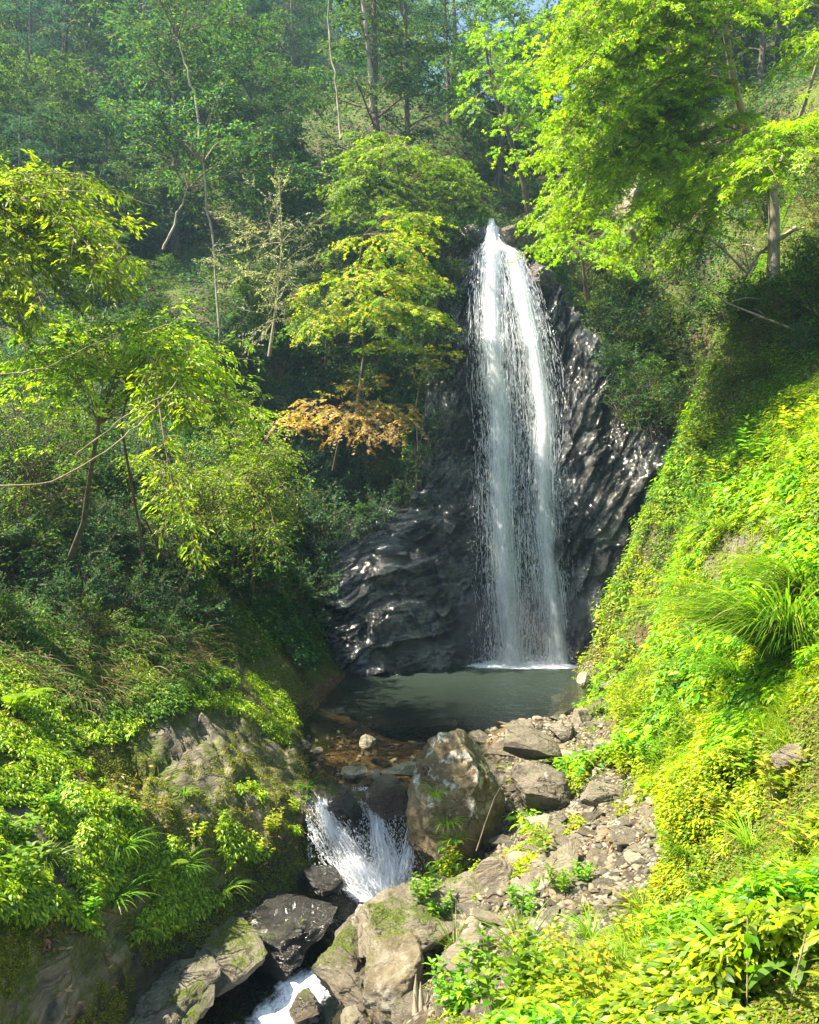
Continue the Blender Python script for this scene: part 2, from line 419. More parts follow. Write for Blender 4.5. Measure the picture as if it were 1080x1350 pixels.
ZZ = ZZ + amp * (lump * (1 - 0.6 * gravel) + rd * rock + gr)
ZZ = ZZ + (1 - fine) * fbm(px3 * 0.35, 3, 4).reshape(XX.shape) * 0.5 * (YY > 17)
ZZ = np.where((~inP) & (dP < 0.4) & (YY > 9.2) & (YY < 16) & (XX < 0.0), np.maximum(ZZ, 0.04), ZZ)

def Hs(x, y):
    x = np.asarray(x, float); y = np.asarray(y, float)
    i = np.clip(np.searchsorted(GX, x) - 1, 0, len(GX) - 2); j = np.clip(np.searchsorted(GY, y) - 1, 0, len(GY) - 2)
    u = (x - GX[i]) / (GX[i + 1] - GX[i]); v = (y - GY[j]) / (GY[j + 1] - GY[j])
    return (ZZ[j, i] * (1 - u) + ZZ[j, i + 1] * u) * (1 - v) + (ZZ[j + 1, i] * (1 - u) + ZZ[j + 1, i + 1] * u) * v
def Hn(x, y, e=0.06):
    gx = (Hs(x + e, y) - Hs(x - e, y)) / (2 * e); gy = (Hs(x, y + e) - Hs(x, y - e)) / (2 * e)
    return nrm(np.stack([-gx, -gy, np.ones_like(gx)], -1))
def hit(px, py): return hit0(px, py, Hs)
def Ms(A, x, y):
    i = np.clip(np.searchsorted(GX, x) - 1, 0, len(GX) - 2); j = np.clip(np.searchsorted(GY, y) - 1, 0, len(GY) - 2)
    return A[j, i]

nx, ny = len(GX), len(GY)
idx = np.arange(nx * ny).reshape(ny, nx)
F = np.stack([idx[:-1, :-1], idx[:-1, 1:], idx[1:, 1:], idx[1:, :-1]], -1).reshape(-1, 4)
gcol = np.stack([rock.ravel(), gravel.ravel(), wet.ravel()], 1)

def ground_material():
    m, t, out = mat_new('earth_moss_and_rock'); g = NT(t)
    v = g.n('ShaderNodeTexCoord').outputs['Object']
    a = g.n('ShaderNodeAttribute', attribute_name='Mask').outputs['Color']
    sp = g.n('ShaderNodeSeparateColor'); g.link(a, sp.inputs[0]); rk, gv, wt = sp.outputs[:3]
    n1 = g.noise(v, 1.3, 8, 0.65); n2 = g.noise(v, 9.0, 8, 0.7); n3 = g.noise(v, 45.0, 5, 0.7)
    soil = g.ramp(n2, [(0.3, (0.018, 0.014, 0.008)), (0.5, (0.06, 0.042, 0.02)), (0.62, (0.13, 0.09, 0.04)), (0.75, (0.22, 0.16, 0.08))])
    moss = g.ramp(n3, [(0.3, (0.02, 0.032, 0.004)), (0.5, (0.07, 0.10, 0.008)), (0.7, (0.17, 0.19, 0.015))])
    c = g.mix(g.rng(n1, 0.42, 0.56), soil, moss)
    sv = g.mapping(v, (0.8, 0.8, 5.0), (0.35, -0.3, 0.4))
    ns = g.noise(sv, 3.0, 9, 0.68, 0.3); cr = g.voro(g.mapping(v, (0.9, 0.9, 2.6), (0.35, -0.3, 0.4)), 2.2, 'DISTANCE_TO_EDGE')
    rc = g.ramp(ns, [(0.3, (0.06, 0.052, 0.036)), (0.5, (0.17, 0.15, 0.105)), (0.68, (0.31, 0.275, 0.195))])
    rc = g.mix(g.rng(cr, 0, 0.03), g.mix(1.0, rc, (0.3, 0.28, 0.25), 'MULTIPLY'), rc)
    mf = g.rng(g.math('ADD', g.math('MULTIPLY', n1, 0.6), g.math('MULTIPLY', n2, 0.4)), 0.47, 0.55)
    rc = g.mix(mf, rc, moss)
    pb = g.n('ShaderNodeTexVoronoi', feature='F1'); pb.inputs['Scale'].default_value = 26; g.link(v, pb.inputs['Vector'])
    pcol = g.n('ShaderNodeSeparateColor'); g.link(pb.outputs['Color'], pcol.inputs[0])
    pc = g.ramp(pcol.outputs[0], [(0.0, (0.10, 0.085, 0.06)), (0.4, (0.21, 0.18, 0.13)), (0.7, (0.32, 0.28, 0.2)), (0.95, (0.42, 0.38, 0.3))])
    pc = g.mix(g.rng(pb.outputs['Distance'], 0.25, 0.6), pc, (0.05, 0.04, 0.028))
    pc = g.mix(g.rng(n1, 0.5, 0.6, 0, 0.7), pc, soil)
    c = g.mix(g.rng(rk, 0.3, 0.6), c, rc); c = g.mix(g.rng(gv, 0.3, 0.7), c, pc)
    bedc = g.mix(1.0, g.mix(g.rng(n2, 0.4, 0.6), pc, (0.14, 0.095, 0.05)), (0.95, 0.8, 0.6), 'MULTIPLY')
    c = g.mix(g.rng(wt, 0.3, 0.7), c, g.mix(g.rng(rk, 0.4, 0.6), bedc, g.mix(1.0, rc, (0.3, 0.28, 0.26), 'MULTIPLY')))
    h = g.math('ADD', n2, g.math('ADD', g.math('MULTIPLY', n3, 0.4), g.math('MULTIPLY', ns, g.math('MULTIPLY', rk, 1.5))))
    g.link(g.princ(c, g.rng(wt, 0.3, 0.8, 0.9, 0.25), g.bump(h, 0.8, 0.04), 0.4), out.inputs[0]); return m
me = mesh_np('ground', np.stack([XX.ravel(), YY.ravel(), ZZ.ravel()], 1), F, ground_material(), gcol, attr='Mask')
struct(ob('ground', me), 'mossy earth, gravel bar and wooded slopes around the creek')

# ------------------------------------------------------------------ the cliff behind the fall: depth y as a function of x and z
cc = [P(*a) for a in [(690, 872, 16.5), (700, 600, 17.1), (690, 450, 17.6), (670, 340, 18.3), (655, 300, 18.9), (610, 860, 15.9), (560, 872, 15.2), (520, 872, 14.9), (480, 862, 14.8), (490, 760, 15.4),
      (560, 740, 15.7), (610, 700, 16.5), (600, 500, 17.3), (590, 350, 18.3), (450, 700, 16.5), (430, 500, 18.0), (500, 400, 18.4), (430, 850, 15.3), (560, 640, 16.9), (480, 620, 16.9),
      (790, 865, 15.2), (830, 800, 14.9), (800, 650, 15.9), (765, 550, 16.6), (800, 450, 17.0), (740, 360, 18.2), (850, 550, 15.6), (760, 760, 16.0), (860, 700, 15.2), (640, 600, 17.3), (655, 800, 16.8),
      (300, 600, 18), (300, 850, 17), (950, 600, 15), (950, 850, 14)]]
cc = np.array(cc)
Gr = RBF(cc[:, [0, 2]], cc[:, 1], 0.4)
def G0(x, z): return Gr(np.stack([np.ravel(x), np.ravel(z)], 1)).reshape(np.shape(x))
cxs = np.arange(-4.2, 5.4, 0.024); czs = np.arange(-1.0, 9.9, 0.026)
CXX, CZZ = np.meshgrid(cxs, czs)
CYY = G0(CXX, CZZ)
q = np.stack([CXX.ravel(), CYY.ravel(), CZZ.ravel()], 1)
th_ = np.interp(q[:, 0], [-1.5, 0.3, 2.0, 3.5], [-0.30, -0.35, -0.8, -1.0])
qr = np.stack([q[:, 0] * np.cos(th_) - q[:, 2] * np.sin(th_), q[:, 1], q[:, 0] * np.sin(th_) + q[:, 2] * np.cos(th_) + 0.3 * q[:, 1]], 1)
wp = fbm(q * 0.9, 3, 3)[:, None] * 0.7
a1, b1 = facet(qr * np.array([0.6, 0.6, 1.5]) + wp, 41); a2, b2 = facet(qr * np.array([1.5, 1.5, 4.5]) + wp * 1.2, 42, 1.5); a3, b3 = facet(qr * np.array([4.5, 4.5, 13.0]) + wp * 2.5, 43, 1.5)
fb = fbm(qr * np.array([1.5, 1.5, 4]), 5, 44, ridged=True)
am = 0.25 + 1.3 * sstep(-0.35, 0.45, fbm(q * 0.9, 3, 55)); am2 = 0.3 + 1.2 * sstep(-0.3, 0.4, fbm(q * 1.7, 3, 56))
disp = a1 * 0.30 + a2 * 0.17 * am + a3 * 0.07 * am2 + facet(qr * np.array([9, 9, 30.0]) + wp * 6, 48, 0.8)[0] * 0.022 + fb * 0.04 + 0.03 * fbm(qr * np.array([3.0, 3.0, 11]), 4, 47, ridged=True) - 0.10 * sstep(0.05, 0, b1) - 0.07 * am * sstep(0.06, 0, b2) - 0.03 * am2 * sstep(0.07, 0, b3)
CYY = (CYY.ravel() - disp).reshape(CXX.shape)
top = 9.3 - 2.0 * np.maximum(cxs - 2.7, 0) - 6.0 * sstep(1.0, -0.1, cxs) - 0.5 * sstep(-0.1, -1.5, cxs) + 0.5 * fbm(np.stack([cxs * 0.8, cxs * 0, cxs * 0], 1), 3, 8)
over = np.maximum(CZZ - top[None, :], 0)
CYY = CYY + over * 2.5; CZ2 = CZZ - over * 0.75
# overhung slot at the foot on the left
slot = sstep(0.16, 0.0, np.abs(CZZ - 0.42 - 0.10 * (CXX + 0.3))) * sstep(-0.9, -0.5, CXX) * sstep(1.1, 0.7, CXX)
CYY = CYY + slot * 0.7
def cliff_at(x, z):
    i = np.clip(((np.asarray(x) + 4.2) / 0.024).astype(int), 0, len(cxs) - 1); j = np.clip(((np.asarray(z) + 1.0) / 0.026).astype(int), 0, len(czs) - 1)
    return CYY[j, i]
idx = np.arange(CXX.size).reshape(CXX.shape)
F = np.stack([idx[:-1, :-1], idx[:-1, 1:], idx[1:, 1:], idx[1:, :-1]], -1).reshape(-1, 4)
def cliff_material():
    m, t, out = mat_new('wet_schist'); g = NT(t)
    v = g.n('ShaderNodeTexCoord').outputs['Object']
    sv = g.mapping(v, (1.0, 1.0, 4.5), (0.25, -0.55, 0.3))
    n1 = g.noise(v, 0.8, 6, 0.6); ns = g.noise(sv, 2.2, 10, 0.7, 0.4); nf = g.noise(sv, 11.0, 6, 0.7, 0.3); n3 = g.noise(v, 2.2, 6, 0.65)
    c = g.ramp(ns, [(0.32, (0.005, 0.006, 0.004)), (0.5, (0.013, 0.015, 0.011)), (0.64, (0.036, 0.04, 0.029)), (0.78, (0.10, 0.105, 0.08))])
    c = g.mix(g.rng(n3, 0.56, 0.66, 0, 0.55), c, (0.035, 0.055, 0.028))
    c = g.mix(g.rng(n1, 0.62, 0.72, 0, 0.6), c, (0.12, 0.085, 0.04))
    geo = g.n('ShaderNodeNewGeometry'); sx = g.n('ShaderNodeSeparateXYZ'); g.link(geo.outputs['Normal'], sx.inputs[0])
    sp = g.n('ShaderNodeSeparateXYZ'); g.link(v, sp.inputs[0])
    dry = g.math('MULTIPLY', g.rng(sp.outputs[0], 3.0, 3.9), g.rng(n3, 0.4, 0.6))
    c = g.mix(g.math('MULTIPLY', dry, 0.5), c, (0.17, 0.155, 0.11))
    nx_ = g.noise(sv, 34.0, 5, 0.7)
    wv = g.n('ShaderNodeVectorMath', operation='MULTIPLY_ADD'); wn = g.n('ShaderNodeTexNoise'); wn.inputs['Scale'].default_value = 2.0; wn.inputs['Detail'].default_value = 5; g.link(sv, wn.inputs['Vector'])
    g.link(wn.outputs['Color'], wv.inputs[0]); wv.inputs[1].default_value = (0.9, 0.9, 0.9); g.link(sv, wv.inputs[2])
    c1_ = g.rng(g.voro(wv.outputs[0], 2.6, 'DISTANCE_TO_EDGE'), 0, 0.03); c2_ = g.rng(g.voro(wv.outputs[0], 7.5, 'DISTANCE_TO_EDGE'), 0, 0.06)
    c = g.mix(g.math('MULTIPLY', c1_, c2_), g.mix(1.0, c, (0.2, 0.2, 0.2), 'MULTIPLY'), c)
    r1 = g.math('ABSOLUTE', g.math('SUBTRACT', g.noise(sv, 3.2, 8, 0.62, 0.8), 0.5)); r2 = g.math('ABSOLUTE', g.math('SUBTRACT', g.noise(sv, 9.0, 7, 0.65, 0.6), 0.5))
    c = g.mix(g.rng(g.math('MINIMUM', r1, g.math('MULTIPLY', r2, 1.3)), 0, 0.03, 0.75, 0), c, (0.004, 0.004, 0.004))
    h = g.math('ADD', g.math('MULTIPLY', r1, 2.6), g.math('ADD', g.math('MULTIPLY', r2, 1.8), g.math('ADD', g.math('MULTIPLY', nx_, 0.3), g.math('ADD', g.math('MULTIPLY', c1_, 0.6), g.math('MULTIPLY', c2_, 0.3)))))
    nb = g.bump(h, 1.0, 0.06); ps = g.princ(c, g.rng(n3, 0.3, 0.7, 0.10, 0.34), nb, 1.0)
    pn = ps.node; pn.inputs['Coat Weight'].default_value = 1.0; pn.inputs['Coat Roughness'].default_value = 0.12; pn.inputs['Coat IOR'].default_value = 1.7; g.link(nb, pn.inputs['Coat Normal'])
    gl = g.n('ShaderNodeBsdfGlossy'); gl.inputs['Roughness'].default_value = 0.11; g.link(nb, gl.inputs['Normal'])
    film = g.rng(g.math('ADD', g.noise(v, 1.1, 5, 0.6), g.rng(sp.outputs[0], -1.5, 1.6, 0.10, 0.0)), 0.42, 0.62, 0.06, 0.6)
    g.link(g.mixsh(film, ps, gl.outputs[0]), out.inputs[0]); return m
me = mesh_np('cliff', np.stack([CXX, CYY, CZ2], -1).reshape(-1, 3), F, cliff_material(), smooth=False)
struct(ob('cliff', me), 'dark wet layered rock face behind the waterfall')

# ------------------------------------------------------------------ water
def water_material(name, tint, foamcol=None, rough=0.04, bump=0.25, scale=5.0, fo=0.0):
    m, t, out = mat_new(name); g = NT(t)
    v = g.n('ShaderNodeTexCoord').outputs['Object']
    n1 = g.noise(v, scale, 4, 0.55, 0.5); n2 = g.noise(v, scale * 4, 3, 0.5)
    nb = g.bump(g.math('ADD', n1, g.math('MULTIPLY', n2, 0.3)), bump, 0.05)
    tr = g.n('ShaderNodeBsdfTransparent'); tr.inputs[0].default_value = (*tint, 1)
    gl = g.n('ShaderNodeBsdfGlossy'); gl.inputs['Roughness'].default_value = rough; g.link(nb, gl.inputs['Normal'])
    fr = g.n('ShaderNodeFresnel'); fr.inputs[0].default_value = 1.33; g.link(nb, fr.inputs['Normal'])
    s = g.mixsh(g.math('MINIMUM', g.math('MULTIPLY', fr.outputs[0], 1.4), 1.0), tr.outputs[0], gl.outputs[0])
    a = g.n('ShaderNodeAttribute', attribute_name='Mask').outputs['Color']
    sp = g.n('ShaderNodeSeparateColor'); g.link(a, sp.inputs[0])
    fn = g.noise(g.mapping(v, (1, 1, 1)), 14.0, 7, 0.75, 1.2)
    ff = g.rng(g.math('ADD', g.math('MULTIPLY', fn, 0.8), sp.outputs[0]), 0.88, 1.12)
    wd = g.n('ShaderNodeBsdfDiffuse'); wd.inputs[0].default_value = (0.82, 0.87, 0.9, 1)
    milk = g.n('ShaderNodeBsdfDiffuse'); milk.inputs[0].default_value = (0.035, 0.052, 0.04, 1)
    s = g.mixsh(g.math('MULTIPLY', sp.outputs[1], 0.55), s, milk.outputs[0])
    s = g.mixsh(ff, s, wd.outputs[0])
    g.link(s, out.inputs[0]); return m

def grid_mesh(name, X, Y, Z, mat, col):
    idx = np.arange(X.size).reshape(X.shape)
    F = np.stack([idx[:-1, :-1], idx[:-1, 1:], idx[1:, 1:], idx[1:, :-1]], -1).reshape(-1, 4)
    return mesh_np(name, np.stack([X, Y, Z], -1).reshape(-1, 3), F, mat, col, attr='Mask')

X, Y = np.meshgrid(np.arange(-2.2, 4.6, 0.04), np.arange(8.72, 17.9, 0.04))
p3 = np.stack([X.ravel(), Y.ravel(), X.ravel() * 0], 1)
dfall = np.hypot((X - 2.35) / 1.5, (Y - 16.25) / 0.75)
foam = sstep(1.5, 0.8, dfall) * 0.8 + 0.22 * sstep(2.4, 1.0, dfall)
deep = sstep(10.0, 15.5, Y)
Z = 0.008 * fbm(p3 * 3.0, 3, 71).reshape(X.shape) + 0.03 * fbm(p3 * np.array([2, 6, 1.0]), 3, 72).reshape(X.shape) * sstep(3.5, 1, dfall)
fr0 = sstep(8.85, 8.72, Y); Z = Z - fr0 * 0.06
MW = water_material('pool_water', (0.86, 0.86, 0.76), bump=0.8, rough=0.03, scale=6.0)
struct(ob('pool_water', grid_mesh('pool_water', X, Y, Z, MW, np.stack([foam.ravel(), deep.ravel(), foam.ravel() * 0], 1))), 'dark clear plunge pool below the waterfall')

Y, U = np.meshgrid(np.arange(1.0, 8.5, 0.03), np.linspace(-1.15, 1.15, 70), indexing='ij')
chx = np.interp(Y, [c[1] for c in CHAN][::-1], [c[0] for c in CHAN][::-1])
X = chx + U
Z = -0.86 - 0.03 * np.maximum(8.2 - Y, 0) - 0.10 * sstep(6.9, 6.3, Y)
p3 = np.stack([X.ravel(), Y.ravel(), X.ravel() * 0], 1)
rip = fbm(p3 * np.array([4, 2.2, 1]), 4, 74).reshape(X.shape)
Z = Z + 0.05 * rip
foam = 0.95 * sstep(0.75, 0.2, np.hypot((X + 0.30) / 0.8, (Y - 8.2) / 0.6)) + 0.72 * sstep(0.55, 0.1, np.abs(U - 0.1 + 0.25 * rip)) * sstep(7.2, 6.7, Y)
struct(ob('stream_water', grid_mesh('stream_water', X, Y, Z, water_material('stream_water', (0.75, 0.75, 0.66), bump=0.5, scale=9), np.stack([foam.ravel(), foam.ravel() * 0 + 0.1, foam.ravel() * 0], 1))), 'foaming creek running away below the small cascade')

def white_water(name, alpha=0.8, glossy=0.12):
    m, t, out = mat_new(name); g = NT(t)
    v = g.n('ShaderNodeTexCoord').outputs['Object']
    d = g.n('ShaderNodeBsdfDiffuse'); d.inputs[0].default_value = (0.86, 0.9, 0.94, 1)
    tl = g.n('ShaderNodeBsdfTranslucent'); tl.inputs[0].default_value = (0.86, 0.9, 0.94, 1)
    gl = g.n('ShaderNodeBsdfGlossy'); gl.inputs['Roughness'].default_value = 0.2
    s = g.mixsh(0.5, d.outputs[0], tl.outputs[0]); s = g.mixsh(glossy, s, gl.outputs[0])
    tr = g.n('ShaderNodeBsdfTransparent')
    s = g.mixsh(alpha, tr.outputs[0], s)
    g.link(s, out.inputs[0]); return m
def veil_material():
    m, t, out = mat_new('water_veil'); g = NT(t)
    v = g.n('ShaderNodeTexCoord').outputs['Object']
    a = g.n('ShaderNodeAttribute', attribute_name='Mask').outputs['Color']
    sp = g.n('ShaderNodeSeparateColor'); g.link(a, sp.inputs[0])
    n1 = g.noise(g.mapping(v, (1, 1, 0.06)), 17.0, 9, 0.75, 0.2); n2 = g.noise(g.mapping(v, (1, 1, 0.28)), 42.0, 7, 0.75)
    f = g.math('ADD', g.math('MULTIPLY', n1, 0.65), g.math('MULTIPLY', n2, 0.35))
    f = g.rng(g.math('ADD', f, g.math('MULTIPLY', sp.outputs[0], 0.34)), 0.60, 0.90)
    d = g.n('ShaderNodeBsdfDiffuse'); d.inputs[0].default_value = (0.84, 0.88, 0.92, 1)
    tl = g.n('ShaderNodeBsdfTranslucent'); tl.inputs[0].default_value = (0.84, 0.88, 0.92, 1)
    tr = g.n('ShaderNodeBsdfTransparent')
    s = g.mixsh(f, tr.outputs[0], g.mixsh(0.5, d.outputs[0], tl.outputs[0]))
    g.link(s, out.inputs[0]); return m
M['white_water'] = white_water('white_water', 0.9)
M['veil'] = veil_material()

rng = np.random.default_rng(11)
# pixel outline of the fall at heights py -> world x at the depth of the falling water
PYk = np.array([288, 318, 332, 380, 450, 520, 560, 640, 700, 780, 874.])
LEk = np.array([643, 640, 625, 619, 617, 618, 622, 626, 626, 624, 622.])
REk = np.array([653, 655, 688, 712, 734, 748, 752, 750, 754, 764, 774.])
CAk = np.array([648, 650, 650, 648, 650, 657, 660, 660, 663, 668, 676.])
CBk = np.array([652, 658, 676, 688, 702, 714, 718, 717, 720, 729, 742.])
def fall_depth(py): return np.interp(py, [285, 330, 450, 600, 874], [18.75, 18.0, 17.2, 16.75, 16.1])
def ribbons(paths, width, col=None):
    """paths (N,S,3), width (N,S): camera-side facing ribbons given a side vector along x"""
    N, S, _ = paths.shape
    tang = nrm(np.gradient(paths, axis=1))
    rr = rng.normal(0, 0.5, (N, 1, 3)) * np.array([0.2, 1, 0.1]) + np.array([1.0, 0, 0])
    side = nrm(np.cross(tang, np.cross(rr, tang)))
    V = np.stack([paths - side * width[..., None] / 2, paths + side * width[..., None] / 2], 2)
    base = (np.arange(N)[:, None] * S + np.arange(S - 1)[None]) * 2
    F = np.stack([base, base + 1, base + 3, base + 2], -1).reshape(-1, 4)
    return V.reshape(-1, 3), F
def fall_strands(n, py0r, lenr, wr, spread, mode):
    py0 = rng.uniform(*py0r, n); ln = rng.uniform(*lenr, n); S = 6
    s = np.linspace(0, 1, S)[None]
    py = np.minimum(py0[:, None] + ln[:, None] * s, 876)
    k = rng.random(n); ub = rng.beta(2.2, 2.2, n)[:, None]
    le, re, ca, cb = (np.interp(py, PYk, a) for a in (LEk, REk, CAk, CBk))
    off = rng.normal(0, 1, n)[:, None]
    grow = np.interp(py, [290, 330, 500, 874], [0.25, 0.7, 1, 1.25])
    pa = ca + off * spread * grow; pb = cb + off * spread * grow
    pu = le + (re - le) * (1.1 * ub - 0.05)
    px = np.where((k < mode[0])[:, None], pa, np.where((k < mode[0] + mode[1])[:, None], pb, pu))
    ok = ((px > le - 2 - rng.random((n, 1)) * 4) & (px < re + 2 + rng.random((n, 1)) * 4)).all(1)
    dd = fall_depth(py) + rng.uniform(-0.35, 0.1, n)[:, None]
    px = px + np.cumsum(rng.normal(0, 0.22, (n, S)), 1)
    pts = np.stack([(px - CX) / FPX * dd, dd, CAMZ - (py - CY) / FPX * dd], -1)
    w = rng.uniform(*wr, n)[:, None] * np.sin(np.pi * np.clip(s, 0.02, 0.98)) ** 0.7
    return ribbons(pts[ok], w[ok])
def merge(parts):
    V = []; F = []; o = 0
    for v, f in parts: V.append(v); F.append(f + o); o += len(v)
    return np.concatenate(V), np.concatenate(F)
fall = ob('waterfall', None, loc=(0, 0, 0)); tag(fall, 'tall white waterfall in two streaming columns down the dark cliff', 'waterfall', kind='structure')
v, f = merge([fall_strands(2600, (292, 860), (14, 70), (0.004, 0.013), 6, (0.52, 0.42)),
              fall_strands(3600, (292, 860), (8, 40), (0.003, 0.008), 11, (0.46, 0.42)),
              fall_strands(1300, (300, 520), (6, 26), (0.003, 0.010), 17, (0.2, 0.2)),
              fall_strands(24000, (296, 870), (1.0, 7), (0.003, 0.010), 14, (0.36, 0.38)),
              fall_strands(160, (294, 314), (12, 30), (0.004, 0.012), 5, (0.6, 0.3))])
ob('water_strands', mesh_np('water_strands', v, f, M['white_water'], smooth=False), fall)
n = 2600; a_ = rng.uniform(0, 2 * np.pi, n); c_ = np.stack([2.35 + 1.25 * np.cos(a_) * rng.random(n) ** 0.5, 16.05 + 0.45 * np.sin(a_), 0.02 + rng.exponential(0.10, n)], 1)
d_ = rng.normal(0, 1, (n, 3)) * np.array([0.5, 0.4, 1]); d_ = nrm(d_) * rng.uniform(0.01, 0.05, n)[:, None]
v, f = ribbons(c_[:, None] + d_[:, None] * np.linspace(0, 1, 3)[None, :, None], rng.uniform(0.004, 0.012, n)[:, None] * np.array([[0.3, 1, 0.3]]))
ob('splash_drops', mesh_np('splash_drops', v, f, M['white_water'], smooth=False), fall)
for k, off in enumerate((0.0, -0.22)):
    py, u = np.meshgrid(np.linspace(288, 876, 150), np.linspace(-0.12, 1.12, 60), indexing='ij')
    le, re, ca, cb = (np.interp(py, PYk, a) for a in (LEk, REk, CAk, CBk))
    px = le + (re - le) * u
    sg = np.interp(py, [290, 330, 500, 874], [5, 10, 11, 12])
    core = np.exp(-((px - ca) / sg) ** 2) + np.exp(-((px - cb) / sg) ** 2)
    edge = sstep(-0.12, 0.2, u) * sstep(1.12, 0.8, u)
    dens = (np.clip(core, 0, 1) * 0.62 + 0.22) * edge - (1 - edge) * 0.7
    dd = fall_depth(py) + off - 0.15 * core + 0.06 * fbm(np.stack([px.ravel() / 9, py.ravel() / 90, px.ravel() * 0 + k], 1), 3, 91).reshape(px.shape)
    o = ob('water_veil', grid_mesh('water_veil', (px - CX) / FPX * dd, dd, CAMZ - (py - CY) / FPX * dd, M['veil'], np.stack([dens.ravel()] * 3, 1)), fall)

# the small cascade out of the pool
def cascade_ribbons(path, halfw, n, wr, jit, lenr=(0.15, 0.5), reach=1.0):
    path = np.array(path); K = len(path)
    t0 = rng.uniform(0, 0.95, n) * (K - 1); ln = rng.uniform(*lenr, n) * (K - 1); S = 5
    t = np.clip(t0[:, None] + ln[:, None] * np.linspace(0, 1, S)[None], 0, K - 1)
    ii = np.arange(K)
    c = np.stack([np.interp(t, ii, path[:, k]) for k in range(3)], -1)
    hw = np.interp(t, ii, halfw)
    off = np.clip(rng.normal(0, 0.45, n), -0.85, 0.85)[:, None]
    c[..., 0] += off * hw; c[..., 1] -= np.abs(rng.normal(0, jit, n))[:, None] * (t / (K - 1)); c[..., 2] += rng.normal(0, jit * 0.6, (n, 1)) * (t / (K - 1)) + 0.02
    c[..., 2] = np.maximum(c[..., 2], -0.9)
    c += rng.normal(0, 0.004, c.shape)
    return ribbons(c, rng.uniform(*wr, n)[:, None] * np.sin(np.pi * np.clip(np.linspace(0, 1, S), 0.03, 0.97))[None] ** 0.7)
cas = ob('cascade', None); tag(cas, 'small splashing cascade where the pool spills between wet stones', 'cascade', kind='structure')
pa = [P(418, 1038, 8.75), P(425, 1062, 8.6), P(440, 1095, 8.42), P(462, 1130, 8.28), P(490, 1168, 8.05)]
pb = [P(487, 1040, 8.75), P(492, 1062, 8.6), P(500, 1100, 8.45), P(510, 1135, 8.3), P(508, 1168, 8.05)]
pc = [P(548, 1045, 8.7), P(546, 1080, 8.5), P(538, 1120, 8.35), P(530, 1160, 8.05)]
pd = [P(405, 1080, 8.5), P(420, 1110, 8.35), P(445, 1145, 8.2), P(470, 1172, 8.0)]
v, f = merge([cascade_ribbons(pa, [0.05, 0.08, 0.14, 0.2, 0.28], 500, (0.002, 0.007), 0.09, (0.06, 0.22)),
              cascade_ribbons(pb, [0.04, 0.05, 0.10, 0.17, 0.28], 600, (0.002, 0.007), 0.09, (0.06, 0.22)),
              cascade_ribbons(pc, [0.03, 0.04, 0.07, 0.12], 300, (0.003, 0.008), 0.04, (0.06, 0.22)),
              cascade_ribbons(pd, [0.03, 0.08, 0.12, 0.2], 160, (0.003, 0.008), 0.08, (0.05, 0.2)),
              cascade_ribbons(pb, [0.2, 0.3, 0.4, 0.5, 0.6], 2600, (0.003, 0.009), 0.12, (0.008, 0.02)),
              cascade_ribbons(pa, [0.1, 0.2, 0.3, 0.5, 0.6], 2600, (0.003, 0.009), 0.12, (0.008, 0.02))])
ob('water_strands', mesh_np('cascade_strands', v, f, M['white_water'], smooth=False), cas)
for path, hw in ((pa, [0.07, 0.1, 0.17, 0.24, 0.34]), (pb, [0.05, 0.07, 0.13, 0.2, 0.34])):
    path = np.array(path); t, u = np.meshgrid(np.linspace(0, len(path) - 1, 40), np.linspace(-1, 1, 24), indexing='ij')
    c = [np.interp(t, np.arange(len(path)), path[:, k]) for k in range(3)]; h = np.interp(t, np.arange(len(path)), hw)
    dens = (0.60 + 0.25 * t / t.max()) * (1 - u ** 2) ** 0.5 - 0.5 * u ** 4
    ob('water_veil', grid_mesh('cascade_veil', c[0] + u * h, c[1] + 0.03 + 0.12 * u ** 2, c[2] - 0.02, M['veil'], np.stack([dens.ravel()] * 3, 1)), cas)

# ------------------------------------------------------------------ rocks
_bm = bmesh.new(); bmesh.ops.create_icosphere(_bm, subdivisions=6, radius=1.0)
SPH6 = (np.array([v.co[:] for v in _bm.verts]), np.array([[v.index for v in f.verts] for f in _bm.faces])); _bm.free()
_bm = bmesh.new(); bmesh.ops.create_icosphere(_bm, subdivisions=4, radius=1.0)
SPH4 = (np.array([v.co[:] for v in _bm.verts]), np.array([[v.index for v in f.verts] for f in _bm.faces])); _bm.free()
_bm = bmesh.new(); bmesh.ops.create_icosphere(_bm, subdivisions=2, radius=1.0)
SPH2 = (np.array([v.co[:] for v in _bm.verts]), np.array([[v.index for v in f.verts] for f in _bm.faces])); _bm.free()

